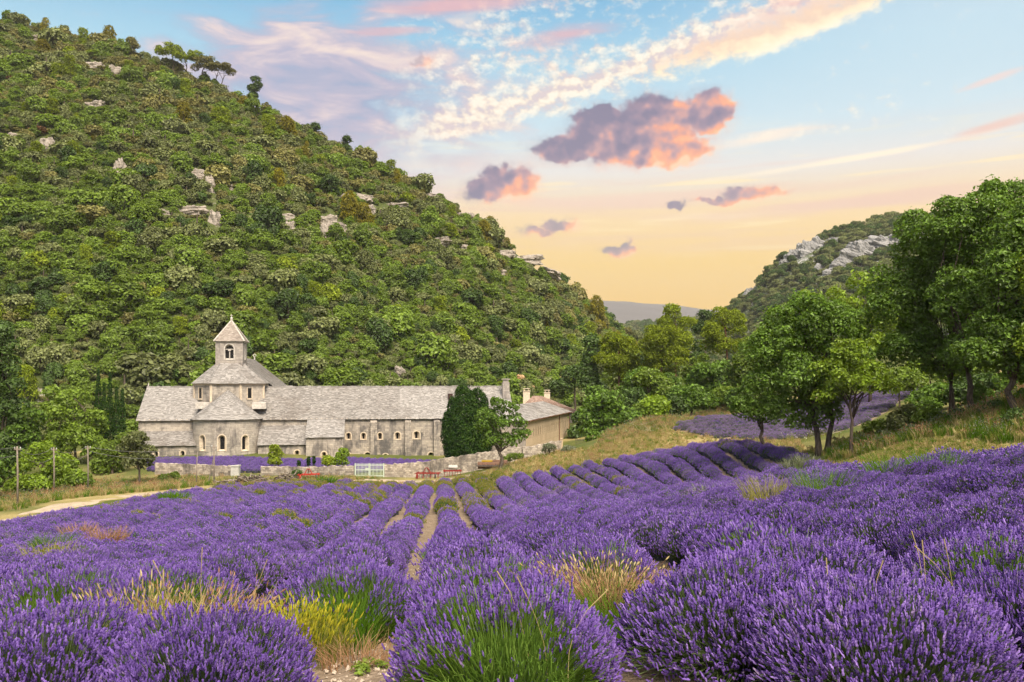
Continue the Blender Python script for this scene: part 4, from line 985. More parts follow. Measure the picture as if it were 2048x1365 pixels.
def ribbons(A, M, B, w0, w1, r):
    """Thin bent blades A->M->B."""
    n = len(A); d = unit(B-A); s = unit(np.cross(d, r.normal(size=(n, 3))))
    w0 = np.broadcast_to(w0, (n,))[:, None]; w1 = np.broadcast_to(w1, (n,))[:, None]; wm = (w0+w1)/2
    V = np.stack([A-s*w0, A+s*w0, M-s*wm, M+s*wm, B-s*w1, B+s*w1], 1).reshape(-1, 3)
    b = np.arange(n)[:, None]*6
    Fq = np.concatenate([b+np.array([0, 1, 3, 2]), b+np.array([2, 3, 5, 4])])
    return V, Fq
def heads(B, d, L, W, prof, sides, r):
    """Flower spikes: lathe-like heads with the given radius profile."""
    n = len(B); a = unit(np.cross(d, r.normal(size=(n, 3)))); b = np.cross(d, a); k = len(prof)
    V = np.empty((n, k*sides, 3)); L = L[:, None]; W = W[:, None]
    for i, q in enumerate(prof):
        c = B+d*L*(i/(k-1))
        for j in range(sides):
            th = 2*PI*j/sides+0.5*(i % 2); V[:, i*sides+j] = c+(a*math.cos(th)+b*math.sin(th))*W*q*r.uniform(0.8, 1.2, (n, 1))
    base = np.arange(n)[:, None]*(k*sides); Fq = []
    for i in range(k-1):
        for j in range(sides):
            j2 = (j+1) % sides; Fq.append(base+np.array([i*sides+j, i*sides+j2, (i+1)*sides+j2, (i+1)*sides+j]))
    Fq = np.concatenate(Fq)
    return V.reshape(-1, 3), Fq

def lavender_meshes(seed, n, L, W, prof, sides, rx=0.74, ry=0.78, h=0.62, bare=None, nleaf=500, lw=0.005, stemw=0.0028, headmat=None, stem=None, core=0.66, thin=0.0, spread=0.045, inner=0.34, low=-0.02):
    r = np.random.default_rng(seed)
    ct = r.uniform(low, 1, n); th = np.arccos(np.clip(ct, -1, 1)); ph = r.uniform(0, 2*PI, n)
    lump = 1+0.08*np.sin(3*ph+seed)+0.07*np.sin(5*ph+2.1*seed)*np.sin(4*th)+0.04*np.sin(9*ph+seed)*np.sin(7*th)
    rr = r.normal(0.95, spread, n).clip(0.75, 1.08)*lump; inn = r.random(n) < inner; rr = np.where(inn, r.uniform(0.60, 0.9, n), rr)
    dirr = np.c_[np.sin(th)*np.cos(ph), np.sin(th)*np.sin(ph), np.cos(th)]
    tip = dirr*rr[:, None]*np.array([rx, ry, h]); tip[:, 2] = np.abs(np.maximum(dirr[:, 2], 0))**0.72*rr*h+0.05+np.minimum(dirr[:, 2], 0)*0.1
    root = tip*np.array([0.60, 0.60, 0.18])+r.normal(0, 0.03, (n, 3)); root[:, 2] = np.abs(root[:, 2])
    mid = (tip+root)/2+np.array([0, 0, 0.05])
    d = unit(unit(tip-mid)*0.55+np.array([0, 0, 0.55])+r.normal(0, 0.22, (n, 3)))
    flower = np.ones(n, bool)
    if bare is not None:
        a0, w, t0, t1, dens = bare
        da = np.abs((ph-a0+PI) % (2*PI)-PI); inb = (da < w*(0.8+0.3*np.sin(th*5))) & (th > t0) & (th < t1)
        flower = ~(inb & (r.random(n) < dens))
        sh = ~flower; tip[sh] *= r.uniform(0.7, 0.95, (sh.sum(), 1))
    if thin: flower &= r.random(n) > thin
    V1, F1 = ribbons(root, mid, tip, stemw, stemw*0.8, r)
    fl = np.nonzero(flower)[0]
    V2, F2 = heads(tip[fl], d[fl], r.uniform(0.75, 1.3, len(fl))*L, r.uniform(0.8, 1.2, len(fl))*W, prof, sides, r)
    # leafy cushion
    m = nleaf; ct = r.uniform(0, 1, m); t2 = np.arccos(ct); p2 = r.uniform(0, 2*PI, m)
    dd = np.c_[np.sin(t2)*np.cos(p2), np.sin(t2)*np.sin(p2), np.cos(t2)]
    A = dd*np.array([rx, ry, h])*r.uniform(0.35, 0.62, (m, 1)); B = A+unit(dd+np.array([0, 0, 0.7])+r.normal(0, 0.3, (m, 3)))*r.uniform(0.10, 0.24, (m, 1))
    V3, F3 = ribbons(A, (A+B)/2+r.normal(0, 0.008, (m, 3)), B, lw, lw*0.25, r)
    Vg = np.concatenate([V1, V3]); Fg = np.concatenate([F1, F3+len(V1)])
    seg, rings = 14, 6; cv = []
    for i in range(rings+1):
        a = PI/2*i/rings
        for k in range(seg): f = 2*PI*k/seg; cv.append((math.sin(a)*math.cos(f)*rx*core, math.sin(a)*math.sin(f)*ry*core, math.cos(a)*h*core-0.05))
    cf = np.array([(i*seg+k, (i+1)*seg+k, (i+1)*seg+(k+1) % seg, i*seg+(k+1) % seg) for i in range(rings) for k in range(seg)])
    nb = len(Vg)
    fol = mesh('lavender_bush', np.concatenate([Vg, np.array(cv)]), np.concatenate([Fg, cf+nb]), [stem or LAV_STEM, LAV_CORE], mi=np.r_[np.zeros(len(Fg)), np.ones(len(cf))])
    fade = np.repeat((r.random(len(fl)) < 0.04)[None, :], len(F2)//len(fl), 0).ravel()
    flo = mesh('flower_spikes', V2, F2, [headmat or LAV, LAV_DULL], mi=fade.astype(int))
    return fol, flo
PROF_A = (0.4, 1.0, 0.68, 0.95, 0.15); PROF_B = (0.4, 1.0, 0.85, 0.15); PROF_C = (0.3, 1.0, 0.15)
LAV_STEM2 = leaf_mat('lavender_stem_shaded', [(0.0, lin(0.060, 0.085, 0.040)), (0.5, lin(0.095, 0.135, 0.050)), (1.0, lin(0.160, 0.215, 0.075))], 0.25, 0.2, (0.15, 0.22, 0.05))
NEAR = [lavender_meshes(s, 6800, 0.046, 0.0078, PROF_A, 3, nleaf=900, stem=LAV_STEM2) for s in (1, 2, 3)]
FRONT = [lavender_meshes(11, 6200, 0.046, 0.0078, PROF_A, 3, bare=(-PI/2, 1.15, 0.42, 1.8, 0.975), nleaf=3600),
         lavender_meshes(12, 5800, 0.046, 0.0078, PROF_A, 3, bare=(-PI/2-0.25, 0.95, 0.38, 1.8, 0.95), nleaf=2800),
         lavender_meshes(13, 5800, 0.046, 0.0078, PROF_A, 3, bare=(-PI/2+0.9, 0.9, 0.4, 1.8, 0.95), nleaf=2800)]
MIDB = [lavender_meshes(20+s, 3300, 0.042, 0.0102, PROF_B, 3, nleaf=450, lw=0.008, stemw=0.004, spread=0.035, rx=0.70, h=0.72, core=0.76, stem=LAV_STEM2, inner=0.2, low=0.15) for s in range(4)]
MIDF = [lavender_meshes(31, 1700, 0.068, 0.0125, PROF_B, 4, bare=(-PI/2, 1.0, 0.3, 1.8, 0.96), nleaf=1600, lw=0.008, stemw=0.005),
        lavender_meshes(32, 1600, 0.068, 0.0125, PROF_B, 4, nleaf=700, lw=0.008, stemw=0.005, thin=0.4)]
def join_proto(pair, name='far_lavender', extra=None):
    fol, flo = pair
    def arr(me):
        v = np.empty(len(me.vertices)*3, np.float32); me.vertices.foreach_get('co', v); l = np.empty(len(me.loops), np.int32); me.loops.foreach_get('vertex_index', l)
        mi = np.empty(len(me.polygons), np.int32); me.polygons.foreach_get('material_index', mi); return v.reshape(-1, 3), l.reshape(-1, 4), mi
    a, fa, ma = arr(fol); b, fb, mb_ = arr(flo)
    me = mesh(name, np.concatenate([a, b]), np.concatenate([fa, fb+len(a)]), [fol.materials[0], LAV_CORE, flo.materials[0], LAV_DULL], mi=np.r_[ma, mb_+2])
    return obj(name+'_proto', me, link=False)
def far_lav(seed, **k):
    a = dict(n=720, L=0.065, W=0.024, spread=0.03, rx=0.70, h=0.72, low=0.17, prof=PROF_C, sides=4, nleaf=140, lw=0.016, stemw=0.006, core=0.80); a.update(k)
    return join_proto(lavender_meshes(seed, a.pop('n'), a.pop('L'), a.pop('W'), a.pop('prof'), a.pop('sides'), **a))
FARL = [far_lav(41), far_lav(42), far_lav(43), far_lav(44, headmat=LAV_DULL, thin=0.1), far_lav(45, headmat=LAV_YEL, thin=0.35), far_lav(46, thin=0.45, nleaf=420),
        far_lav(47, headmat=LAV_YEL, thin=0.5, nleaf=500), join_proto(MIDB[0]), join_proto(MIDB[2])]

def put_bush(pair, x, y, s, rz, label, group=None, name='lavender_bush', dz=0.0):
    o = bpy.data.objects.new(name, pair[0]); COL.objects.link(o)
    o.location = (x, y, gz(x, y)+dz); o.rotation_euler = (0, 0, rz); o.scale = s
    c = bpy.data.objects.new('flower_spikes', pair[1]); COL.objects.link(c); c.parent = o
    tag(o, label, 'lavender', group); return o

RS = 1.75; SLANT = 0.0847
def row_xy(p, q): return p-SLANT*q, q
hero = []
def H(px, D, pair, s, rz, label):
    x = gx(px, D); hero.append((x, D)); put_bush(pair, x, D, s, rz, label)
H(1018, 5.55, FRONT[0], (1.02, 1.0, 1.06), 0.0, 'big lavender bush with bright green stems showing in front, bottom centre')
H(985, 8.0, FRONT[1], (1.05, 1.1, 1.0), 0.15, 'lavender bush with green patch just behind the big centre bush')
H(412, 5.35, NEAR[0], (0.88, 0.98, 0.95), 0.4, 'full lavender bush left of the stony path')
H(70, 5.5, NEAR[1], (1.05, 1.05, 1.0), 1.2, 'full lavender bush in the bottom left corner')
H(1490, 6.0, NEAR[2], (1.12, 1.15, 1.05), 2.0, 'large dense lavender bush right of the big centre bush')
H(1640, 7.2, NEAR[0], (1.05, 1.1, 1.0), 0.7, 'dense lavender bush behind the large right bush')
H(1780, 5.0, NEAR[1], (1.0, 1.0, 0.98), 2.6, 'lavender bush at the bottom right of the large dense bush')
H(705, 8.5, FRONT[2], (1.05, 1.05, 1.0), -0.9, 'lavender bush with green skirt behind the yellow weeds')
H(1195, 9.0, FRONT[1], (1.05, 1.05, 1.0), 0.3, 'lavender bush with wide green front above the dry brown tuft')
H(330, 8.9, FRONT[2], (1.05, 1.05, 1.0), -0.2, 'lavender bush with sparse green front behind the dry grass')
H(1050, 3.5, NEAR[2], (0.55, 0.6, 0.78), 0.2, 'lavender tips of the bush poking up at the bottom edge')
H(2010, 6.6, FRONT[0], (1.05, 1.05, 1.0), 0.25, 'lavender bush with green gaps at the right edge')
H(120, 8.6, FRONT[1], (1.05, 1.05, 1.0), 0.2, 'lavender bush with a green base near the left edge')
GAPS = [(gx(650, 7.1), 7.1, 0.75), (gx(360, 7.2), 7.2, 1.0), (gx(1215, 7.5), 7.5, 0.55), (gx(745, 6.6), 6.6, 0.6), (gx(1230, 6.9), 6.9, 0.5)]
hero_a = np.array(hero)

def rows():
    r = np.random.default_rng(77); pts = []
    for k in range(-46, 46):
        p0 = 0.40+RS*k; q = 2.6+r.uniform(0, 0.9)
        while q < 92:
            p = p0+0.07*math.sin(q*0.21+k*1.7)+r.normal(0, 0.035)
            x, y = row_xy(p, q); pts.append((x, y, k)); q += r.uniform(0.80, 1.0)
    A = np.array(pts); px = CX+A[:, 0]/A[:, 1]*F
    ok = inpoly(A[:, 0], A[:, 1], FIELD) & (px > -900) & (px < 3100) & (A[:, 1] > 2.5)
    A = A[ok]; x, y = A[:, 0], A[:, 1]
    d = np.sqrt(((A[:, None, :2]-hero_a[None])**2).sum(2)).min(1); keep = d > 0.92
    keep &= ~((y < 5.0) & (np.abs(x) < 2.4))
    for gx_, gy_, gr in GAPS: keep &= np.hypot(x-gx_, y-gy_) > gr+0.35
    gapn = noise2(x*1.0, y*0.6, 91, 3, 0.5); keep &= ~((gapn > 1.2) & (y > 12))
    keep &= (r.random(len(x)) > 0.035) | (y < 9)
    A = A[keep]; x, y = A[:, 0], A[:, 1]; n = len(A)
    z = ground(x, y); px = CX+x/y*F
    big = noise2(x, y, 61, 3, 0.35)
    s = (1.0+0.10*big+r.normal(0, 0.08, n)).clip(0.66, 1.28)
    rot = PI*r.integers(0, 2, n)+SLANT+r.normal(0, 0.2, n)
    dist = np.hypot(x, y)
    vis = (px > -60) & (px < 2110)
    order = np.argsort(np.where(vis, dist, 1e9)); near = order[:287]
    cnt = {}; ordn = lambda q: '%d%s' % (q, 'th' if 10 < q % 100 < 14 else {1: 'st', 2: 'nd', 3: 'rd'}.get(q % 10, 'th'))
    for i in near:
        D = y[i]; col = np.array((0.88 if D < 8 else 0.77, 1.16, (0.92 if D < 8 else 0.84)+r.normal(0, .05)))*s[i]; u = r.random()
        if D < 9.5: pair = NEAR[r.integers(3)] if u < 0.85 else FRONT[r.integers(3)]
        else: pair = MIDB[r.integers(4)] if u < 0.84 else MIDF[r.integers(2)]
        rz = (PI*(u > .4)+r.normal(0, .25)) if (pair in NEAR or pair in MIDB) else r.normal(0, 0.4)
        green = pair in FRONT or pair in MIDF
        k = int(A[i, 2]); cnt[k] = cnt.get(k, 0)+1
        row = 'in the row of the big centre bush' if k == 0 else '%s row %s of big centre bush' % (ordn(abs(k)), 'right' if k > 0 else 'left')
        put_bush(pair, x[i], D, tuple(col), rz, '%s lavender bush, %s from front, %s' % ('patchy green' if green else 'full purple', ordn(cnt[k]), row),
                 'patchy lavender bushes in the near rows' if green else 'full lavender bushes in the near rows')
    rest = np.setdiff1d(np.arange(n), near)
    x, y, z, s, rot = x[rest], y[rest], z[rest], s[rest], rot[rest]; m = len(rest); px = px[rest]
    idx = r.integers(0, 3, m)
    yel = noise2(x*1.2, y*0.18, 93, 3, 0.5)
    pm = np.clip((y-36)/25, 0, 1)*np.exp(-((px-880)/230)**2)
    idx = np.where(r.random(m) < 0.06, 5, idx)
    idx = np.where(r.random(m) < 0.03, 3, idx)
    idx = np.where(np.hypot(x, y) < 30, r.integers(7, 9, m), idx)
    idx = np.where((yel > 0.1) & (r.random(m) < 0.85*pm), np.where(r.random(m) < 0.5, 4, 6), idx)
    lf = (px < 700) & (y > 25) & (r.random(m) < 0.05); idx = np.where(lf, 6, idx)
    o = scatter('lavender_rows', np.c_[x, y, z], idx, rot, np.c_[s*np.where(y > 45, 0.92, 0.78), s*1.2, s*(np.where(y > 45, 1.0, 0.88)+r.normal(0, .08, m))], FARL)
    tag(o, 'long purple lavender rows running down to the abbey', 'lavender')
rows()
# weeds and unripe lavender at the end of the rows
def weeds():
    r = np.random.default_rng(15); pts = []
    for k in range(-24, 10):
        q = 75+r.uniform(0, 1)
        while q < 96: pts.append(row_xy(0.40+RS*k+r.normal(0, .12), q)); q += r.uniform(0.9, 1.5)
    A = np.array(pts); A = A[inpoly(A[:, 0], A[:, 1], WEEDS)]; x, y = A.T; n = len(x)
    idx = r.choice([4, 5, 6, 1, 3], n, p=[.34, .20, .30, .08, .08])
    o = scatter('weed_strip', np.c_[x, y, ground(x, y)], idx, r.uniform(0, 6.28, n), r.uniform(0.7, 1.2, n), FARL)
    tag(o, 'yellow-green weeds and unripe lavender at the end of the rows', 'weeds')
weeds()
def second_plot():
    r = np.random.default_rng(25); pts = []
    c, s_ = math.cos(0.35), math.sin(0.35)
    for k in range(-40, 60):
        for j in range(0, 90):
            a = -30+j*1.0+r.normal(0, .1); b = k*2.1+r.normal(0, .06)+0.8*math.sin(a*0.1)
            pts.append((18+a*c-b*s_, 100+a*s_+b*c))
    A = np.array(pts); k = inpoly(A[:, 0], A[:, 1], FIELD2); A = A[k]; n = len(A)
    idx = np.where(r.random(n) < 0.93, 3, 5)
    o = scatter('second_lavender_plot', np.c_[A, ground(A[:, 0], A[:, 1])], idx, r.uniform(0, 6.28, n), r.uniform(0.75, 1.0, n)[:, None]*np.array([1.0, 1.0, 0.95]), FARL)
    tag(o, 'faded greyish lavender plot climbing the slope behind the oaks', 'lavender')
second_plot()
def garden():
    r = np.random.default_rng(26); pts = []
    for k in range(60):
        for j in range(120): pts.append((gx(300, 118)+j*0.95*1.0+r.normal(0, .1), 109+k*0.62+r.normal(0, .08)))
    A = np.array(pts); px = CX+A[:, 0]/A[:, 1]*F
    plot = poly((300, 111), (480, 109.5), (640, 109), (700, 107.5), (770, 113), (900, 124), (690, 123), (600, 118.5), (500, 119), (300, 119.5))
    k = inpoly(A[:, 0], A[:, 1], plot); A = A[k]; n = len(A)
    o = scatter('abbey_lavender_plot', np.c_[A, ground(A[:, 0], A[:, 1])], r.integers(0, 3, n), r.uniform(0, 6.28, n), np.full(n, 0.72), FARL)
    tag(o, 'smooth purple lavender plot between garden wall and abbey', 'lavender')
garden()

# ------------------------------------------------------------------ grasses and weeds
def tuft(seed, n, h, spread, lean, w, mat, heads_=None, mat2=None, pr=0.0, name='grass_tuft'):
    r = np.random.default_rng(seed)
    a = r.uniform(0, 6.28, n); q = np.sqrt(r.random(n))*spread
    A = np.c_[np.cos(a)*q, np.sin(a)*q, np.zeros(n)-0.02]
    hh = h*r.uniform(0.5, 1.15, n); l = lean*r.uniform(0.2, 1.2, n)*hh; a2 = a+r.normal(0, 0.7, n)
    B = A+np.c_[np.cos(a2)*l, np.sin(a2)*l, hh]; M = A+(B-A)*0.5+np.c_[-np.cos(a2)*l*0.22, -np.sin(a2)*l*0.22, hh*0.08]
    V, Fq = ribbons(A, M, B, w, w*0.3, r); mats = [mat]; mi = np.zeros(len(Fq))
    if heads_:
        k = r.random(n) < heads_[0]; Bk = B[k]; d = unit(B[k]-M[k])
        V2, F2 = heads(Bk-d*heads_[1]*0.3, d, r.uniform(.7, 1.3, len(Bk))*heads_[1], r.uniform(.8, 1.2, len(Bk))*heads_[2], PROF_B, 4, r)
        Fq = np.concatenate([Fq, F2+len(V)]); V = np.concatenate([V, V2]); mi = np.r_[mi, np.ones(len(F2))]; mats.append(mat2 or mat)
    return mesh(name, V, Fq, mats, mi=mi)
def put(name, me, px, D, s, rz, label, cat, group=None, dz=0.0):
    o = obj(name, me, None, on(px, D, dz), (0, 0, rz), (s, s, s)); return tag(o, label, cat, group)
put('yellow_weed', tuft(1, 620, 0.46, 0.46, 0.35, 0.003, BLADE_MIX, (0.75, 0.075, 0.008), YELLOW), 605, 7.15, 0.85, 0, 'bright yellow flowering weed clump beside the stony path', 'weed')
put('yellow_weed', tuft(2, 420, 0.42, 0.36, 0.4, 0.003, BLADE_MIX, (0.7, 0.07, 0.008), YELLOW), 570, 7.25, 0.85, 1, 'thinner yellow flowering weed left of the main clump', 'weed')
put('dry_grass', tuft(3, 700, 0.55, 0.62, 0.5, 0.0035, STRAW, (0.4, 0.05, 0.005), RUST), 375, 7.1, 1.0, 0, 'pale straw grass clump between the left lavender bushes', 'grass')
put('dry_grass', tuft(4, 460, 0.42, 0.45, 0.8, 0.0035, RUST, (0.5, 0.06, 0.008), RUST), 420, 7.6, 1.0, 0, 'rusty brown dry tuft behind the straw grass', 'grass')
put('dry_grass', tuft(5, 420, 0.6, 0.4, 0.4, 0.0035, BLADE_MIX, (0.3, 0.08, 0.007), STRAW), 270, 7.0, 1.0, 0, 'tall yellow-green grass left of the straw clump', 'grass')
put('dry_grass', tuft(6, 1500, 0.52, 0.42, 0.75, 0.003, RUST, (0.3, 0.05, 0.007), STRAW), 1212, 7.75, 1.0, 0, 'dead brown lavender tuft in front of the green bush', 'grass')
put('dry_grass', tuft(7, 300, 0.22, 0.3, 0.9, 0.003, RUST), 715, 6.9, 1.0, 0, 'low brown tuft at the edge of the stony path', 'grass')
put('green_grass', tuft(8, 700, 0.42, 0.34, 0.6, 0.004, BLADE), 1235, 7.1, 1.0, 0, 'fresh green grass under the dead brown tuft', 'grass')
put('green_grass', tuft(9, 300, 0.45, 0.3, 0.6, 0.004, BLADE), 690, 7.75, 1.0, 0, 'green grass behind the yellow weeds', 'grass')
for i, (px, D, h) in enumerate(((1090, 5.2, 0.85), (1130, 5.0, 0.82), (1065, 5.3, 0.9), (1660, 5.2, 0.82), (1850, 5.6, 0.9), (1905, 5.6, 0.82), (1935, 5.5, 0.85), (1750, 5.3, 0.78), (405, 6.7, 1.0), (500, 6.9, 0.9), (340, 6.6, 0.95), (1850, 5.1, 0.9))):
    r = np.random.default_rng(700+i); mb = MB(); b = on(px, D); ln = r.uniform(-0.12, 0.12)
    pts = [Vector((ln*s*s*s*2.6+0.02*math.sin(s*5+i), 0.05*s, h*(s-0.12*s*s*abs(ln)*6))) for s in np.linspace(0, 1, 7)]
    mb.tube(pts, [0.0018]*6+[0.001], 4); mb.tube(pts[5:], [0.0025, 0.004], 5)
    o = mb.build('grass_stalk', STRAW, None); o.location = b
    tag(o, 'thin straw-coloured grass stalk rising above the near lavender', 'grass', 'straw stalks over the near lavender')
def weed_leaves(seed, n, s):
    r = np.random.default_rng(seed); pf = [(r.uniform(-.12, .12), r.uniform(-.12, .12), 0.05, 0.10, 0.10, 0.05) for _ in range(n)]
    V, Fq = leaves(pf, s, 0.7, seed, 0.8, up=1.2); return mesh('weed', V, Fq, [GREEN])
for i, (px, D, lb) in enumerate(((755, 6.75, 'small dark leafy weed on the stony path'), (795, 6.9, 'leafy weed at the right side of the stony path'), (738, 6.55, 'little weed nearest on the stony path'), (1285, 6.55, 'small weed right of the green grass'))):
    put('weed', weed_leaves(80+i, 3, 0.045), px, D, 0.62, i, lb, 'weed')
# clumps among the rows further off
CL = [(1645, 22.5, BLADE, 'bright green clump in the right lavender, nearest of three'), (1780, 27, BLADE, 'bright green clump in the right lavender, middle of three'), (1870, 25.5, BLADE, 'bright green clump in the right lavender, rightmost of three'), (1540, 22.5, BLADE_MIX, 'yellowish low clump left of the green clumps'),
      (105, 34, BLADE, 'green clump in the left lavender'), (160, 41, RUST, 'pinkish dry clump in the left lavender'), (215, 36, RUST, 'pink-brown dry grass in front of the left clump'), (340, 68, BLADE, 'dark green thistle bush near the track'), (355, 66, BLADE, 'small green plant beside the thistle bush'),
      (1415, 50, OLIVE, 'grey-green herb among the far right rows'), (1590, 53, OLIVE, 'big grey-green herb at the corner of the field'), (1610, 54, OLIVE, 'leafy grey herb beside the gravel corner'), (655, 86, BLADE, 'spiky green plant among the weeds'), (100, 24, BLADE_MIX, 'yellow-green gap plant in the left rows')]
for i, (px, D, mt, lb) in enumerate(CL):
    sc_ = 1.25 if D < 45 else 1.4
    put('herb_clump', tuft(90+i, 420, 0.8, 0.5, 0.5, 0.008*(D/25), mt, name='herb_clump'), px, D, sc_, i, lb, 'herb')
# meadow grass as stuff
TP = [obj('tuft_proto', tuft(120+i, 26, hgt, 0.16, 0.45, w, mt, hd, m2), link=False) for i, (hgt, w, mt, hd, m2) in enumerate((
      (0.42, 0.012, STRAW, None, None), (0.38, 0.012, BLADE_MIX, None, None), (0.36, 0.012, BLADE, None, None), (0.6, 0.010, STRAW, (0.5, 0.10, 0.02), RUST), (0.55, 0.010, BLADE, (0.4, 0.06, 0.03), OLIVE)))]
def meadow(name, pl, n, probs, seed, smin, smax, label):
    r = np.random.default_rng(seed); pl = np.array(pl); a, b = pl.min(0), pl.max(0)
    x = r.uniform(a[0], b[0], n*3); y = r.uniform(a[1], b[1], n*3); k = inpoly(x, y, pl); x, y = x[k][:n], y[k][:n]; m = len(x)
    pn = noise2(x, y, seed, 3, 0.4); kk = r.random(m) < 0.62+0.35*pn; x, y = x[kk], y[kk]; m = len(x)
    o = scatter(name, np.c_[x, y, ground(x, y)], r.choice(5, m, p=probs), r.uniform(0, 6.28, m), r.uniform(smin, smax, m), TP)
    tag(o, label, 'grass')
meadow('meadow_grass', poly((960, 84), (1200, 85), (1400, 86.5), (1560, 78), (1640, 62), (1600, 84), (1345, 103), (1290, 108), (1190, 97), (1060, 103), (1000, 98), (960, 92)), 9000, [.46, .34, .13, .05, .02], 31, .5, 1.1, 'straw-coloured meadow grass sloping beside the lane')
meadow('mound_grass', poly((1195, 96), (1345, 104), (1480, 124), (1450, 142), (1290, 116), (1200, 106)), 9000, [.28, .36, .22, .06, .08], 32, .7, 1.5, 'tall dry grass with pale flowers on the mound')
meadow('bank_grass', poly((1640, 62), (1760, 57), (2048, 48), (2200, 46), (2200, 62), (1900, 70), (1760, 72), (1690, 68)), 9000, [.12, .34, .42, .04, .08], 33, .6, 1.7, 'rough grass on the bank under the oaks')
meadow('strip_grass', poly((1600, 60), (1640, 53), (1760, 48), (2048, 42), (2300, 38), (2200, 46), (2048, 48), (1760, 57), (1650, 62)), 9000, [.26, .38, .32, .02, .02], 34, .3, .7, 'short green and straw grass strip above the lavender')
meadow('verge_grass', poly((-200, 72), (40, 74), (130, 82), (230, 88), (320, 93), (420, 98), (420, 106), (200, 104), (60, 92), (-200, 84)), 9000, [.28, .32, .30, .06, .04], 35, .7, 1.6, 'tall straw and green grass along the dirt track')
meadow('wall_grass', poly((420, 97), (700, 98), (760, 101), (700, 103), (440, 106)), 2600, [.3, .3, .35, .03, .02], 36, .6, 1.1, 'rough grass in front of the garden wall')
meadow('field_end_grass', poly((440, 83), (600, 79), (860, 76), (1000, 79), (1020, 86), (860, 94), (440, 97)), 5000, [.18, .40, .32, .08, .02], 37, .6, 1.3, 'yellow-green grass between the row ends')
meadow('path_edge_grass', poly((240, 76), (320, 82), (420, 88), (420, 84), (310, 79.5)), 700, [.3, .3, .35, .03, .02], 38, .6, 1.0, 'grass between the track and the lavender')
# stones on the near paths
def stones():
    r = np.random.default_rng(44); base = [obj('stone_proto', blob_mesh('stone', 1, 0.8, 0.55, 8, 6, 0.5, 300+i, STONE_M, smooth=False), link=False) for i in range(4)]
    x = []; y = []
    while len(x) < 2600:
        q = r.uniform(4.2, 26); k = r.integers(-6, 6); p = 0.40+RS*(k+0.5)+r.normal(0, 0.22); a, b = row_xy(p, q); x.append(a); y.append(b)
    for gx_, gy_, gr in GAPS:
        for _ in range(120): x.append(gx_+r.normal(0, gr*.7)); y.append(gy_+r.normal(0, gr*.7))
    x = np.array(x); y = np.array(y); n = len(x)
    s = np.exp(r.normal(math.log(0.012), 0.5, n)).clip(0.004, 0.045)
    o = scatter('path_stones', np.c_[x, y, ground(x, y)+s*0.2], r.integers(0, 4, n), r.uniform(0, 6.28, n), s, base)
    tag(o, 'pale pebbles strewn on the bare earth between the rows', 'stones')
STONE_M = plain_mat('pebble', (0.46, 0.38, 0.30), 0.9, 0.4, 3.0)
stones()
# ------------------------------------------------------------------ stone materials
def stone_mat(name, pale, mid, dark, stain, course=(0.62, 0.30), moss=0.0):
    m, t, out = material(name)
    tc = t.new('TexCoord'); x, y, z = t.sep(tc.outputs['Object'])
    uv = t.vec(x+y, z, 0.0)
    br = t.new('TexBrick'); t.put(br.inputs['Vector'], uv); br.inputs['Scale'].default_value = 1.0
    br.inputs['Brick Width'].default_value = course[0]; br.inputs['Row Height'].default_value = course[1]; br.inputs['Mortar Size'].default_value = 0.018
    br.inputs['Mortar Smooth'].default_value = 0.4; br.inputs['Bias'].default_value = 0.0
    br.inputs['Color1'].default_value = (0, 0, 0, 1); br.inputs['Color2'].default_value = (1, 1, 1, 1); br.inputs['Mortar'].default_value = (0.5, 0.5, 0.5, 1)
    bv = t.sep(br.outputs['Color'])[0]; mort = S(t.t, br.outputs['Fac'])
    n0 = t.noise(tc.outputs['Object'], 0.33, 6, 0.65, 0.6); n1 = t.noise(tc.outputs['Object'], 2.4, 6, 0.7)
    st = t.noise(t.vec((x+y)*0.9, z*0.16, 4.0), 1.0, 6, 0.68, 0.4)
    c = t.mix((n1*0.55+bv*0.35+0.05).step(0.2, 0.8), lin(*mid), lin(*pale))
    c = t.mix(((n0*0.55+st*0.55)-stain).step(0.0, 0.16)*0.9, c, lin(*dark))
    c = t.mix(mort*0.45, c, lin(*[q*0.6 for q in mid]))
    principled(t, out, c, 0.95, bump=n1*0.5+bv*0.3-mort*0.5, strength=0.8, dist=0.06, spec=0.1)
    return m
WALL_S = stone_mat('abbey_limestone', (0.56, 0.495, 0.415), (0.36, 0.316, 0.272), (0.135, 0.122, 0.115), 0.515)
WALL_D = stone_mat('weathered_limestone', (0.52, 0.45, 0.365), (0.30, 0.262, 0.23), (0.10, 0.094, 0.092), 0.50)
WALL_T = stone_mat('tower_limestone', (0.46, 0.41, 0.36), (0.31, 0.275, 0.25), (0.16, 0.145, 0.14), 0.55)
RUBBLE = stone_mat('garden_rubble', (0.58, 0.50, 0.41), (0.22, 0.185, 0.155), (0.10, 0.09, 0.08), 0.53, (0.42, 0.22))
RENDER_M = stone_mat('ochre_render', (0.58, 0.455, 0.31), (0.48, 0.365, 0.245), (0.33, 0.235, 0.15), 0.66, (2.0, 1.0))
TRIM = plain_mat('pale_dressed_stone', (0.60, 0.50, 0.38), 0.9, 0.2, 3.0)
TRIM_T = plain_mat('grey_coping', (0.52, 0.48, 0.43), 0.9, 0.2, 3.0)
DARKGLASS, _t, _o = material('dark_glazing'); principled(_t, _o, lin(0.012, 0.012, 0.014), 0.25, spec=0.5)
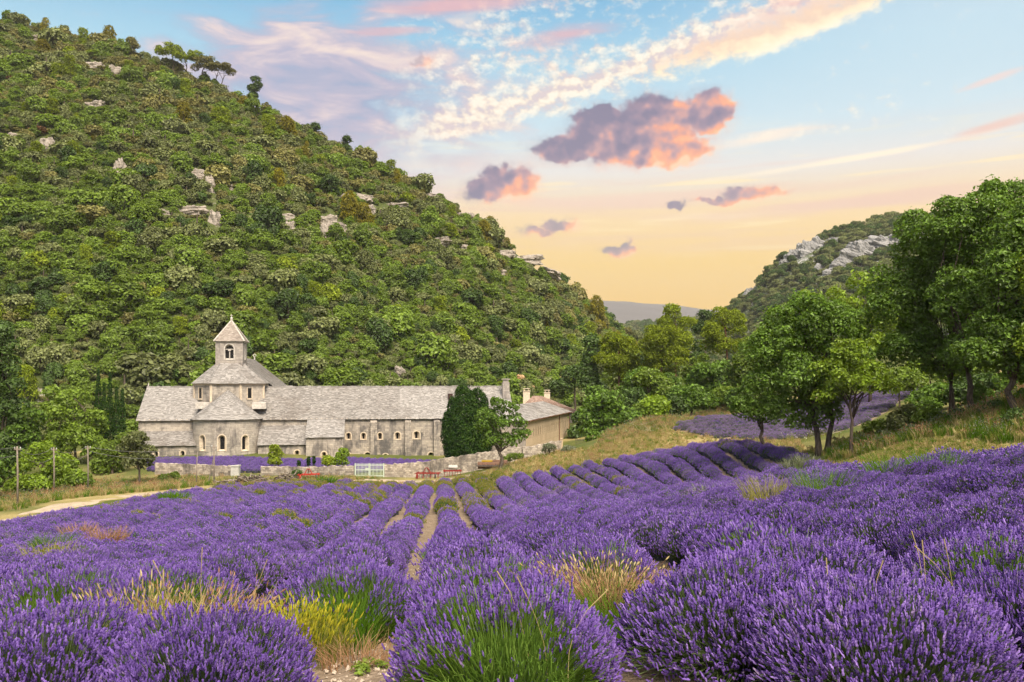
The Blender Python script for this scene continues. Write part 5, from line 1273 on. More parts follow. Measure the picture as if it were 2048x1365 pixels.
def slate_mat(name, a, b, c_, lich):
    m, t, out = material(name); g = t.new('NewGeometry'); tc = t.new('TexCoord')
    r = S(t.t, g.outputs['Random Per Island']); n0 = t.noise(tc.outputs['Object'], 0.22, 5, 0.6, 0.5); n1 = t.noise(tc.outputs['Object'], 3.5, 5, 0.7)
    c = t.ramp(r*0.45+n1*0.55, [(0.12, lin(*a)), (0.5, lin(*b)), (0.85, lin(*c_))])
    c = t.mix((n0+(n1-0.5)*0.4).step(0.52, 0.64)*lich, c, lin(0.15, 0.125, 0.105))
    principled(t, out, c, 0.95, bump=n1, strength=0.6, dist=0.04, spec=0.1); return m
LAUZE = slate_mat('stone_slate', (0.145, 0.133, 0.122), (0.255, 0.237, 0.22), (0.39, 0.365, 0.34), 0.42)
LAUZE_L = slate_mat('pale_stone_slate', (0.18, 0.167, 0.155), (0.295, 0.277, 0.26), (0.43, 0.405, 0.38), 0.36)
LAUZE_T = slate_mat('belfry_slate', (0.23, 0.19, 0.165), (0.31, 0.265, 0.23), (0.42, 0.37, 0.325), 0.3)

# ------------------------------------------------------------------ abbey frame
_o0 = P(275, 760, 125); _o1 = P(1028, 760, 134)
AE1 = (_o1-_o0).normalized(); AE2 = Vector((-AE1.y, AE1.x, 0)); ARZ = math.atan2(AE1.y, AE1.x)
AZ0 = EZ-12.4
abbey = empty('abbey', (_o0.x, _o0.y, AZ0), ARZ)
tag(abbey, 'old grey stone abbey with apse, square belfry and long dormitory wing', 'abbey')
def L(px, py, b):
    u = (px-CX)/F      # solve O + a e1 + b e2 = D (u,1)
    ox, oy = _o0.x+b*AE2.x, _o0.y+b*AE2.y
    a = (u*oy-ox)/(AE1.x-u*AE1.y); D = oy+a*AE1.y
    return Vector((a, b, EZ+(CY-py)/F*D-AZ0))
ZE = EZ-5.78-AZ0; ZR = EZ-1.12-AZ0; ZB = -1.0

def plane_wall(name, frame, outline, holes, mat, parent, panes=DARKGLASS, depth=0.55, splay=True, trim=TRIM):
    """frame(s,z,d) -> local point, d = depth into the wall. holes: (s, z0, w, h, slit_w) arched openings with splayed embrasures."""
    def arch(s, z0, w, h, k=8):
        r = w/2; pts = [(s-r, z0), (s+r, z0)]
        for i in range(k+1):
            th = PI*i/k; pts.append((s+r*math.cos(th), z0+h-r+r*math.sin(th)))
        return pts
    loops = [outline]+[arch(*hh[:4]) for hh in holes]
    flat = [p for lp in loops for p in lp]
    tri = tessellate_polygon([[Vector((p[0], p[1], 0)) for p in lp] for lp in loops])
    V = [frame(p[0], p[1], 0) for p in flat]
    w = obj(name, mesh(name, V, [tuple(t) for t in tri], [mat]), parent)
    for hh in holes:
        s, z0, ww, h, sw = hh
        A = arch(s, z0, ww, h); B = arch(s, z0+h*0.10, sw, h*0.80-0.0); n = len(A)
        V = [frame(p[0], p[1], -0.035) for p in A]+[frame(p[0], p[1], depth) for p in B]
        Fs = [(i, (i+1) % n, n+(i+1) % n, n+i) for i in range(n)]
        C = arch(s, z0-0.04, ww+0.34, h+0.2); V += [frame(p[0], p[1], -0.035) for p in C]+[frame(p[0], p[1], 0.02) for p in C]
        Fs += [(i, (i+1) % n, 2*n+(i+1) % n, 2*n+i) for i in range(1, n)]+[(2*n+i, 2*n+(i+1) % n, 3*n+(i+1) % n, 3*n+i) for i in range(n)]
        sur = obj('window_surround', mesh('window_surround', V, Fs, [trim]), w)
        obj('window', mesh('window', [frame(p[0], p[1], depth-0.02) for p in B], [tuple(range(n))], [panes]), w)
    return w

def slates(name, quads, mat, parent, course=0.23, wid=0.34, seed=0, lift=0.05):
    """Stone slates laid in courses over quads (eave-left, eave-right, top-right, top-left)."""
    r = random.Random(seed); V = []; Fs = []
    for (a, b, c, d) in quads:
        a, b, c, d = map(Vector, (a, b, c, d))
        nrm = (b-a).cross(d-a)
        if nrm.length < 1e-6: nrm = (b-a).cross(c-a)
        nrm.normalize()
        if nrm.z < 0: nrm = -nrm
        n = max(2, int(((d+c)/2-(a+b)/2).length/course))
        k = len(V); V += [a, b, c, d]; Fs.append((k, k+1, k+2, k+3))
        for i in range(n):
            v0 = i/n; v1 = min(1.0, (i+1.25)/n)
            l0, r0, l1, r1 = a.lerp(d, v0), b.lerp(c, v0), a.lerp(d, v1), b.lerp(c, v1)
            m = max(1, int((r0-l0).length/wid)); cuts = [0]+sorted(min(max((j+r.uniform(-.3, .3))/m, 0.001), 0.999) for j in range(1, m))+[1]
            for j in range(m):
                u0, u1 = cuts[j], cuts[j+1]; h = nrm*lift*r.uniform(0.6, 1.5); dn = (l0-l1).normalized()*r.uniform(-0.03, 0.05)
                p0, p1, p2, p3 = l0.lerp(r0, u0)+h+dn, l0.lerp(r0, u1)+h+dn, l1.lerp(r1, u1)+nrm*0.015, l1.lerp(r1, u0)+nrm*0.015
                k = len(V); V += [p0, p1, p2, p3, p0-h*1.1, p1-h*1.1]; Fs += [(k, k+1, k+2, k+3), (k+4, k+5, k+1, k)]
    return obj(name, mesh(name, V, Fs, [mat]), parent)

fr = lambda b0: (lambda s, z, d: (s, b0+d, z))
aL, aR = L(277, 800, 0).x, L(1026, 800, 0).x; aC = L(455, 800, 0).x; aM = L(690, 800, 0).x
# --- main body walls
plane_wall('transept_wall', fr(0), [(aL, ZB), (aC, ZB), (aC, ZE), (aL, ZE)], [], WALL_S, abbey)
plane_wall('choir_wall', fr(0), [(aC, ZB), (aM, ZB), (aM, ZE), (aC, ZE)], [], WALL_S, abbey)
hs = []
for px, y0, y1, ww, sw in ((697, 880, 866, 0.72, 0.3), (727, 880, 866, 0.72, 0.3), (760, 880, 866, 0.66, 0.3), (795, 880, 865, 0.86, 0.32), (833, 879, 863, 0.98, 0.34),
                           (697, 924, 907, 0.8, 0.36), (735, 924, 905, 1.0, 0.5), (771, 924, 908, 0.8, 0.26), (862, 920, 905, 0.95, 0.46)):
    p0, p1 = L(px, y0, 0), L(px, y1, 0); hs.append((p0.x, p0.z, ww, p1.z-p0.z, sw))
dw = plane_wall('dormitory_wall', fr(0), [(aM, ZB), (aR, ZB), (aR, ZE), (aM, ZE)], hs, WALL_D, abbey)
for px0, px1 in ((741, 754), (810, 822), (868, 880), (930, 942)):
    mb = MB(); a0, a1 = L(px0, 840, -.5).x, L(px1, 840, -.5).x; zt = ZE-0.35
    mb.add([(a0, 0, ZB), (a1, 0, ZB), (a1, -0.62, ZB), (a0, -0.62, ZB), (a0, 0, zt), (a1, 0, zt), (a1, -0.62, zt-0.35), (a0, -0.62, zt-0.35)], [(3, 2, 6, 7), (7, 6, 5, 4), (0, 3, 7, 4), (2, 1, 5, 6)])
    mb.build('buttress', WALL_D, dw)
# dark low doorway
p0, p1 = L(798, 925, -.03), L(811, 914, -.03); mb = MB(); mb.box(p0.x, p1.x, -0.05, 0.1, p0.z, p1.z)
DOOR_M = plain_mat('dark_wood_door', (0.05, 0.025, 0.02), 0.7, 0.3, 8.0); mb.build('door', DOOR_M, dw)
mb = MB()       # gables and back
mb.add([(aL, 0, ZB), (aL, 12, ZB), (aL, 12, ZE), (aL, 6, ZR), (aL, 0, ZE)], [(0, 4, 3, 2, 1)])
mb.add([(aR, 0, ZB), (aR, 12, ZB), (aR, 12, ZE), (aR, 6, ZR), (aR, 0, ZE)], [(0, 1, 2, 3, 4)])
mb.add([(aL, 12, ZB), (aR, 12, ZB), (aR, 12, ZE), (aL, 12, ZE)], [(0, 3, 2, 1)])
mb.build('end_walls', WALL_S, abbey)
ov = 0.35
def gable_roof(a0, a1, nm, mat, seed):
    k = (ZR-ZE)/6
    return slates(nm, [((a0, -ov, ZE-ov*k), (a1, -ov, ZE-ov*k), (a1, 6, ZR), (a0, 6, ZR)), ((a1, 12+ov, ZE-ov*k), (a0, 12+ov, ZE-ov*k), (a0, 6, ZR), (a1, 6, ZR))], mat, abbey, seed=seed)
aS = L(800, 800, 3).x
gable_roof(aL-0.3, aC+1.0, 'transept_roof', LAUZE_L, 1)
gable_roof(aC+1.0, aS, 'dormitory_roof', LAUZE, 2)
r2 = gable_roof(aS, aR+0.25, 'dormitory_end_roof', LAUZE_L, 3)
mb = MB()                                           # ridge stones
a = aL-0.3; rr = random.Random(3)
while a < aR+0.2:
    w = rr.uniform(0.4, 0.6); h = rr.uniform(0.10, 0.20); mb.box(a, min(a+w-0.02, aR+0.2), 5.82, 6.18, ZR-0.1, ZR+h); a += w
mb.build('ridge_stones', LAUZE_L, abbey)
p = L(281, 770, 6); mb = MB(); mb.tube([(aL-0.1, 6, ZR), (aL-0.1, 6, ZR+0.65)], [0.13, 0.05], 6); mb.build('gable_finial', TRIM_T, abbey)
mb = MB(); a = aL                                    # corbel table under the eaves
while a < aR:
    mb.box(a, a+0.22, -0.22, 0.0, ZE-0.34, ZE-0.08); a += 0.75
mb.build('corbels', TRIM, abbey)
# wing chimney and roof dormer
q = L(1011, 772, 4); mb = MB(); mb.box(q.x-0.55, q.x+0.55, 3.4, 4.5, ZR-1.9, ZR+0.7); mb.box(q.x-0.42, q.x+0.42, 3.5, 4.4, ZR+0.7, ZR+1.15); mb.box(q.x-0.62, q.x+0.62, 3.35, 4.55, ZR+1.15, ZR+1.3)
ch = mb.build('chimney', WALL_T, r2)
q = L(900, 795, 4); mb = MB(); mb.box(q.x-0.35, q.x+0.35, 3.0, 4.2, ZR-2.4, ZR-1.1); mb.build('roof_hatch', DOOR_M, r2)
# --- lean-to aisles
def lean_to(nm, px0, px1, ytop, yeave, b1, mat_w, holes, seed, mat_r=LAUZE):
    a0, a1 = L(px0, 880, b1).x, L(px1, 880, b1).x; zt = L((px0+px1)/2, ytop, 0).z; ze = L((px0+px1)/2, yeave, b1).z
    rf = slates(nm+'_roof', [((a0-0.1, b1-0.25, ze-0.1), (a1+0.1, b1-0.25, ze-0.1), (a1+0.1, 0, zt), (a0-0.1, 0, zt))], mat_r, abbey, seed=seed)
    hh = []
    for px, y0, y1, ww, sw in holes:
        p0, p1 = L(px, y0, b1), L(px, y1, b1); hh.append((p0.x, p0.z, ww, p1.z-p0.z, sw))
    w = plane_wall(nm+'_wall', fr(b1), [(a0, ZB), (a1, ZB), (a1, ze), (a0, ze)], hh, mat_w, abbey, depth=0.4)
    mb = MB()
    for a in (a0, a1): mb.add([(a, b1, ZB), (a, 0, ZB), (a, 0, zt), (a, b1, ze)], [(0, 1, 2, 3)])
    mb.build(nm+'_cheek', mat_w, w)
lean_to('transept_aisle', 279, 391, 863, 891, -2.6, WALL_D, [(312, 914, 903, 0.6, 0.3), (365, 914, 902, 0.6, 0.3)], 5)
lean_to('choir_aisle', 516, 612, 851, 889, -2.8, WALL_D, [(594, 916, 901, 0.7, 0.32)], 6)
lean_to('chapter_house', 612, 687, 837, 874, -4.2, WALL_S, [(648, 921, 904, 0.7, 0.34)], 7, LAUZE_L)
# --- apse
apC = L(455, 838, 0.2); RA = 4.85; zA = L(455, 838, -RA).z
def apf(s, z, d): th = s/RA; return (apC.x+math.sin(th)*(RA-d), 0.2-math.cos(th)*(RA-d), z)
sm = RA*PI/2
def apse():
    wins = []
    for px in (405, 446, 490):
        th = math.asin(max(-0.97, min(0.97, (L(px, 880, -RA+1.2).x-apC.x)/RA))); s = th*RA
        p0, p1 = L(px, 903, -RA*math.cos(th)), L(px, 871, -RA*math.cos(th)); wins.append((s, p0.z, 1.15, p1.z-p0.z, 0.62))
    br = sorted(set([-sm, sm]+[s+d for s, *_ in wins for d in (-0.58, 0.58)]+list(np.linspace(-sm, sm, 33))))
    zs0 = min(w[1] for w in wins); 
    V = []; Fs = []
    for i in range(len(br)-1):
        s0, s1 = br[i], br[i+1]; mid = (s0+s1)/2; hole = [w for w in wins if abs(mid-w[0]) < 0.58]
        spans = [(ZB, zA)] if not hole else [(ZB, hole[0][1]), (hole[0][1]+hole[0][3], zA)]
        for z0, z1 in spans:
            k = len(V); V += [apf(s0, z0, 0), apf(s1, z0, 0), apf(s1, z1, 0), apf(s0, z1, 0)]; Fs.append((k, k+1, k+2, k+3))
    w = obj('apse_wall', mesh('apse_wall', V, Fs, [WALL_S]), abbey)
    for s, z0, ww, h, sw in wins:
        outer = [(s-0.72, z0-0.1), (s+0.72, z0-0.1), (s+0.72, z0+h+0.2), (s-0.72, z0+h+0.2)]
        plane_wall('window_frame', lambda a, z, d: apf(a, z, d-0.03), outer, [(s, z0, 1.0, h, sw)], WALL_S, w, depth=0.5)
        for c in list(w.children):
            for g in list(c.children):
                g.parent = w
    seg = 26; quads = []
    za = L(455, 780, 0.9).z
    for i in range(seg):
        t0, t1 = -PI/2+PI*i/seg, -PI/2+PI*(i+1)/seg; Ro = RA+0.35; ze = zA-0.2
        f = lambda t, k: (apC.x+math.sin(t)*Ro*k, 0.5*(1-k)+0.2-math.cos(t)*Ro*k, za+(ze-za)*k)
        quads.append((f(t0, 1), f(t1, 1), f(t1, 0.02), f(t0, 0.02)))
    slates('apse_roof', quads, LAUZE_L, abbey, wid=0.45, seed=8)
apse()
# --- crossing drum, belfry, nave
tC = L(463, 720, 6).x
def octa(h, z, b0=6.0):
    k = h*math.tan(PI/8); return [Vector((tC+x, b0+y, z)) for x, y in ((-k, -h), (k, -h), (h, -k), (h, k), (k, h), (-k, h), (-h, k), (-h, -k))]
zD = L(463, 767, 0.8).z; zT = L(463, 727, 4.0).z
A = octa(5.15, ZE+0.5); B = octa(5.15, zD)
dm = obj('crossing_drum', mesh('crossing_drum', A+B, [(i, (i+1) % 8, 8+(i+1) % 8, 8+i) for i in range(8)], [WALL_S]), abbey)
def facet_box(i, u, w, z0, z1, d0, d1, nm, mat):
    p, q = A[i], A[(i+1) % 8]; e = (q-p).normalized(); n = Vector((e.y, -e.x, 0)); c = p.lerp(q, u); c.z = 0
    pts = [c+e*sx*w/2+n*dd+Vector((0, 0, z)) for z in (z0, z1) for sx, dd in ((-1, d0), (1, d0), (1, d1), (-1, d1))]
    return obj(nm, mesh(nm, pts, [(0, 1, 2, 3), (7, 6, 5, 4), (0, 4, 5, 1), (1, 5, 6, 2), (2, 6, 7, 3), (3, 7, 4, 0)], [mat]), dm)
for i in (7, 1):
    facet_box(i, 0.38, 0.62, zD-2.25, zD-0.75, -0.1, 0.03, 'window', DARKGLASS)
    facet_box(i, 0.38, 1.0, zD-2.5, zD-2.3, -0.1, 0.12, 'window_sill', TRIM)
    for du in (-0.105, 0.105): facet_box(i, 0.38+du, 0.14, zD-2.28, zD-0.6, -0.1, 0.07, 'window_jamb', TRIM)
for i in range(8): facet_box(i, 0.0, 0.34, ZE+0.6, zD-0.05, -0.15, 0.12, 'pilaster', TRIM)
for i in range(8): facet_box(i, 0.5, 4.4, zD-0.22, zD-0.02, -0.1, 0.16, 'cornice', TRIM)
for sx, nm in ((-1, 'squinch_ledge'), (1, 'squinch_ledge')):
    q = L(463+sx*56, 806, 0.6); mb = MB(); mb.box(q.x-1.0, q.x+1.0, -0.1, 2.6, q.z-0.9, q.z+0.05); mb.build(nm, TRIM_T, dm)
E8 = octa(5.55, zD-0.05); hT = 2.05
T8 = [Vector((tC+x, 6+y, zT)) for x, y in ((-hT*.6, -hT), (hT*.6, -hT), (hT, -hT*.6), (hT, hT*.6), (hT*.6, hT), (-hT*.6, hT), (-hT, hT*.6), (-hT, -hT*.6))]
slates('drum_roof', [(E8[i], E8[(i+1) % 8], T8[(i+1) % 8], T8[i]) for i in range(8)], LAUZE_L, abbey, seed=9)
zB1 = L(463, 683, 4.0).z; zAp = L(463, 641, 6).z
bell = None
def tower():
    c = [(-hT, -hT), (hT, -hT), (hT, hT), (-hT, hT)]
    for i in range(4):
        (x0, y0), (x1, y1) = c[i], c[(i+1) % 4]; dx_, dy_ = (x1-x0)/(2*hT), (y1-y0)/(2*hT)
        f = lambda s, z, d, x0=x0, y0=y0, dx_=dx_, dy_=dy_: (tC+x0+dx_*s-dy_*d, 6+y0+dy_*s+dx_*d, z)
        p0, p1 = L(463, 720, 4).z, L(463, 689, 4).z
        w = plane_wall('belfry_wall', f, [(0, zT-1.5), (2*hT, zT-1.5), (2*hT, zB1), (0, zB1)], [(hT, p0, 1.3, p1-p0, 1.25)], WALL_T, abbey, depth=0.7, trim=TRIM_T)
        mb = MB(); zc = p0+(p1-p0)*0.62
        cc = Vector(f(hT, 0, 0.35)); mb.tube([(cc.x, cc.y, p0+0.2), (cc.x, cc.y, zc)], 0.09, 8); mb.box(cc.x-0.2, cc.x+0.2, cc.y-0.2, cc.y+0.2, zc-0.12, zc+0.08)
        mb.build('column', TRIM_T, w)
        mb = MB(); g = [Vector(f(s, zc+0.08, 0.25)) for s in (hT-0.62, hT+0.62)]; g2 = [Vector(f(s, zc+0.2, 0.25)) for s in (hT-0.62, hT+0.62)]
        d = Vector(f(0, 0, 0.2))-Vector(f(0, 0, 0))
        mb.add([g[0], g[1], g2[1], g2[0], g[0]+d, g[1]+d, g2[1]+d, g2[0]+d], [(0, 1, 2, 3), (7, 6, 5, 4), (0, 4, 5, 1), (3, 2, 6, 7)]); mb.build('lintel', TRIM_T, w)
    E = [Vector((tC+x*1.12, 6+y*1.12, zB1)) for x, y in c]; ap = Vector((tC, 6, zAp))
    rf = slates('belfry_roof', [(E[i], E[(i+1) % 4], ap, ap) for i in range(4)], LAUZE_T, abbey, seed=10, lift=0.05)
    mb = MB()
    for e in E: mb.tube([e, e.lerp(ap, 0.5), ap], [0.11, 0.11, 0.1], 6)
    mb.build('hip_coping', TRIM_T, rf)
    mb = MB(); mb.tube([ap-Vector((0, 0, .2)), ap+Vector((0, 0, 0.35)), ap+Vector((0, 0, .55))], [0.16, 0.2, 0.04], 8)
    mb.box(ap.x-0.03, ap.x+0.03, 5.97, 6.03, ap.z+.4, ap.z+1.0); mb.box(ap.x-0.2, ap.x+0.2, 5.97, 6.03, ap.z+.7, ap.z+.78); mb.build('finial', TRIM_T, rf)
    mb = MB(); mb.box(tC-hT*1.06, tC+hT*1.06, 6-hT*1.06, 6+hT*1.06, zB1-0.14, zB1+0.02); mb.build('belfry_cornice', TRIM_T, abbey)
tower()
n0, n1 = 10.0, 32.0; zN = EZ+3.75-AZ0; zNe = EZ-1.45-AZ0; wN = 6.2
mb = MB(); mb.add([(tC-wN, n1, ZB), (tC+wN, n1, ZB), (tC+wN, n1, zNe), (tC, n1, zN), (tC-wN, n1, zNe)], [(0, 1, 2, 3, 4)])
mb.add([(tC+wN, n0, ZB), (tC+wN, n1, ZB), (tC+wN, n1, zNe), (tC+wN, n0, zNe)], [(0, 1, 2, 3)]); mb.add([(tC-wN, n0, ZB), (tC-wN, n1, ZB), (tC-wN, n1, zNe), (tC-wN, n0, zNe)], [(3, 2, 1, 0)])
mb.build('nave_wall', WALL_S, abbey)
nr = slates('nave_roof', [((tC+wN+.3, n0, zNe-.2), (tC+wN+.3, n1+.3, zNe-.2), (tC, n1+.3, zN), (tC, n0, zN)), ((tC-wN-.3, n1+.3, zNe-.2), (tC-wN-.3, n0, zNe-.2), (tC, n0, zN), (tC, n1+.3, zN))], LAUZE, abbey, seed=12)
mb = MB(); q = (tC, n1); mb.tube([(q[0], q[1], zN), (q[0], q[1], zN+.4)], [.14, .1], 6)
mb.tube([(q[0]-.3, q[1], zN+.75), (q[0], q[1], zN+.45), (q[0]+.3, q[1], zN+.75), (q[0], q[1], zN+1.05), (q[0]-.3, q[1], zN+.75)], .1, 6); mb.build('stone_cross', TRIM_T, nr)

# ------------------------------------------------------------------ farm buildings on the right
def quad_frame(A_, B_):
    e = (B_-A_); l = e.length; e = e/l; nrm = Vector((-e.y, e.x, 0))
    return l, (lambda s, z, d: A_+e*s+nrm*d+Vector((0, 0, z))), e, nrm
def farm():
    a = P(1052, 842, 114); b = P(1138, 823, 146); root = empty('ochre_farm_building', (a.x, a.y, a.z-5.5)); o = root.location
    a = a-o; b = b-o; zE = a.z; b.z = zE; A0 = Vector((a.x, a.y, 0)); B0 = Vector((b.x, b.y, 0))
    l, f, e, n = quad_frame(A0, B0)
    w = plane_wall('wall', f, [(0, -1), (l, -1), (l, zE), (0, zE)], [], RENDER_M, root)
    W = 7.0; mb = MB(); c, d = A0+n*W, B0+n*W
    mb.add([c, A0, A0+Vector((0, 0, zE)), c+Vector((0, 0, zE))], [(0, 1, 2, 3)]); mb.add([B0, d, d+Vector((0, 0, zE)), B0+Vector((0, 0, zE))], [(0, 1, 2, 3)]); mb.add([d, c, c+Vector((0, 0, zE)), d+Vector((0, 0, zE))], [(0, 1, 2, 3)])
    mb.build('end_walls', WALL_D, root)
    up = Vector((0, 0, zE)); ee = e*0.4; nn = n*0.4; hr = Vector((0, 0, 1.9)); q = 5.0
    p0, p1, p2, p3 = A0-ee-nn+up, B0+ee-nn+up, d+ee+nn+up, c-ee+nn+up
    r0, r1 = A0+n*W/2+e*q*.6+up+hr, B0+n*W/2-e*q+up+hr
    slates('roof', [(p0, p1, r1, r0), (p2, p3, r0, r1), (p1, p2, r1, r1), (p3, p0, r0, r0)], LAUZE_L, root, course=0.4, wid=0.6, seed=21)
    RUSTM = plain_mat('rusty_pipe', (0.16, 0.07, 0.04), 0.7, 0.3, 5.0)
    for s in (l*0.72, l-0.15):
        mb = MB(); mb.tube([f(s, zE-0.1, -0.08), f(s, -0.5, -0.08)], 0.06, 6); mb.build('drainpipe', RUSTM, root)
    mb = MB(); mb.tube([f(0, zE-.06, -.42), f(l, zE-.06, -.42)], 0.07, 6); mb.build('gutter', RUSTM, root)
    for k in range(18):        # row of narrow slits
        s = l*(0.14+0.80*k/17); mb = MB(); p = f(s, zE-1.25, -0.02); q_ = f(s+0.13, zE-2.35, -0.02)
        mb.add([f(s, zE-2.35, -0.02), f(s+.13, zE-2.35, -.02), f(s+.13, zE-1.2, -.02), f(s, zE-1.2, -.02)], [(0, 1, 2, 3)]); mb.build('slit_window', DARKGLASS, w)
    tag(root, 'low ochre rendered farm building with slit windows and stone slate roof', 'building')
farm()
def canal_roof(name, quads, mat, parent, pitch=0.42, seed=0):
    """Half-round tiles laid in lines from ridge to eave."""
    r = random.Random(seed); V = []; Fs = []
    for (a, b, c, d) in quads:
        a, b, c, d = map(Vector, (a, b, c, d)); nrm = (b-a).cross(d-a)
        if nrm.length < 1e-5: nrm = (b-a).cross(c-a)
        nrm.normalize(); nrm = nrm if nrm.z > 0 else -nrm
        k = len(V); V += [a, b, c, d]; Fs.append((k, k+1, k+2, k+3))
        m = max(2, int((b-a).length/pitch)); nr_ = max(3, int((d-a).length/0.45))
        e = (b-a).normalized()
        for j in range(m):
            u = (j+0.5)/m
            for i in range(nr_):
                p, q = a.lerp(b, u).lerp(d.lerp(c, u), i/nr_), a.lerp(b, u).lerp(d.lerp(c, u), (i+1.1)/nr_)
                k = len(V)
                for pt, w, h in ((p, .17, .13), (q, .14, .08)):
                    V += [pt-e*w, pt-e*w*.6+nrm*h*.8, pt+nrm*h, pt+e*w*.6+nrm*h*.8, pt+e*w]
                Fs += [(k+i2, k+i2+1, k+i2+6, k+i2+5) for i2 in range(4)]+[(k, k+1, k+2, k+3, k+4)]
    return obj(name, mesh(name, V, Fs, [mat]), parent)
TILE = slate_mat('clay_tile', (0.17, 0.11, 0.085), (0.30, 0.20, 0.155), (0.46, 0.35, 0.285), 0.5)
def house():
    D = 158; a = P(1034, 800, D); root = empty('tiled_house', (P(1100, 880, D).x, D, P(1100, 880, D).z)); o = root.location
    g = lambda px, py, dd: P(px, py, D+dd)-o
    zE = g(1150, 826, 0).z
    x0, x1 = g(1040, 800, 0).x, g(1157, 800, 0).x
    mb = MB(); mb.box(x0, x1, -1.0, 9, -2.5, zE); mb.build('wall', WALL_D, root)
    R0, R1 = g(1066, 793, 4), g(1082, 793, 4); zt = R0.z
    E = [Vector((x0-.4, -1.4, zE)), Vector((x1+.4, -1.4, zE)), Vector((x1+.4, 9.4, zE)), Vector((x0-.4, 9.4, zE))]
    t0, t1 = Vector((R0.x, 4, zt)), Vector((R1.x, 4, zt))
    rf = canal_roof('roof', [(E[0], E[1], t1, t0), (E[1], E[2], t1, t1), (E[2], E[3], t0, t1), (E[3], E[0], t0, t0)], TILE, root)
    CH = plain_mat('cream_render', (0.66, 0.56, 0.42), 0.9, 0.15, 3.0)
    for px, pt, w in ((1053, 783, 7), (1094, 786, 6)):
        q = g(px, pt, 5); m = D/F; mb = MB(); mb.box(q.x-w*m, q.x+w*m, 4.4, 5.6, zt-2.2, q.z); mb.box(q.x-w*m*1.12, q.x+w*m*1.12, 4.3, 5.7, q.z, q.z+.12)
        c = mb.build('chimney', CH, rf)
        mb = MB()
        for s in (-.6, .6): mb.box(q.x+s*w*m-.1, q.x+s*w*m+.1, 4.7, 5.3, q.z+.12, q.z+.45)
        mb.box(q.x-w*m, q.x+w*m, 4.5, 5.5, q.z+.45, q.z+.55); mb.build('chimney_cap', CH, rf)
    tag(root, 'stone house with brown canal tile roof and two cream chimneys', 'house')
house()

# ------------------------------------------------------------------ garden walls, gate, pillars
def garden_wall(label, line, h, thick=0.5, seed=0, mat=RUBBLE):
    """line: (px, D, top row). Rough masonry with an uneven top."""
    pts = [P(px, py, D) for px, D, py in line]; root = on(line[0][0], line[0][1]); r = np.random.default_rng(seed)
    V = []; Fs = []; prof = 9; cols = 0
    for i in range(len(pts)-1):
        A_, B_ = pts[i], pts[i+1]; n = max(2, int((B_-A_).length/0.3)); e = (B_-A_); e.z = 0; e.normalize(); nm = Vector((-e.y, e.x, 0))
        for k in range(n+(i == len(pts)-2)):
            c = A_.lerp(B_, k/n); zt = c.z+r.normal(0, .05); zb = gz(c.x, c.y)-0.4
            j = lambda: nm*r.normal(0, .025)
            ring = [(-1, zb), (-1, zb+(zt-zb)*.3), (-1, zb+(zt-zb)*.55), (-1, zb+(zt-zb)*.8), (-.9, zt), (.9, zt), (1, zb+(zt-zb)*.8), (1, zb+(zt-zb)*.4), (1, zb)]
            for s, z in ring: q = c+nm*s*thick/2+j(); V.append((q.x-root.x, q.y-root.y, z-root.z+r.normal(0, .015)))
            cols += 1
    for i in range(cols-1):
        for k in range(prof-1): Fs.append((i*prof+k, (i+1)*prof+k, (i+1)*prof+k+1, i*prof+k+1))
    Fs += [tuple(range(prof)), tuple(range((cols-1)*prof+prof-1, (cols-1)*prof-1, -1))]
    o = obj('garden_wall', mesh('garden_wall', V, Fs, [mat]), None, root)
    return tag(o, label, 'wall')
garden_wall('low rubble garden wall left of the white pillar', [(312, 109, 926), (390, 108, 929), (463, 107, 933)], 1.5, seed=1)
garden_wall('low rubble garden wall left of the white gate', [(523, 106, 933), (620, 105, 934), (709, 104, 931)], 1.5, seed=2)
garden_wall('long rubble garden wall rising right of the white gate', [(769, 104, 929), (840, 104.5, 925), (900, 105, 916), (960, 106, 906), (1010, 108, 899), (1060, 110, 893)], 1.5, seed=3)
garden_wall('short rubble wall at the foot of the ochre building', [(1045, 109, 898), (1085, 110, 888), (1121, 112, 882)], 1.5, seed=4)
WHITE = plain_mat('white_paint', (0.52, 0.58, 0.48), 0.6, 0.08, 5.0)
LIMEW = plain_mat('limewash', (0.50, 0.48, 0.44), 0.9, 0.15, 2.0)
def block(name, px, D, top, wpx, thick, mat, label, cat, cap=None):
    b = on(px, D); root = empty(name, b); h = P(px, top, D).z-b.z; w = wpx*D/F/2; mb = MB(); mb.box(-w, w, -thick/2, thick/2, -0.3, h); mb.build('shaft', mat, root)
    mb = MB(); mb.add([(-w*1.15, -thick*.6, h), (w*1.15, -thick*.6, h), (w*1.15, thick*.6, h), (-w*1.15, thick*.6, h), (-w*1.15, -thick*.6, h+.1), (w*1.15, -thick*.6, h+.16), (w*1.15, thick*.6, h+.16), (-w*1.15, thick*.6, h+.1)],
                      [(0, 3, 2, 1), (4, 5, 6, 7), (0, 1, 5, 4), (1, 2, 6, 5), (2, 3, 7, 6), (3, 0, 4, 7)]); mb.build('cap', cap or mat, root)
    return tag(root, label, cat)
block('wall_pillar', 471, 106.5, 933, 16, 0.7, LIMEW, 'white limewashed block ending the left garden wall', 'pillar')
block('gate_pillar', 1186, 126, 884, 10, 0.8, WALL_D, 'stone gate pillar with sloping pale cap at the lane end', 'pillar', LIMEW)
block('wall_pillar', 1123, 112, 879, 5, 0.5, RENDER_M, 'slim ochre pillar at the corner of the farm wall', 'pillar')
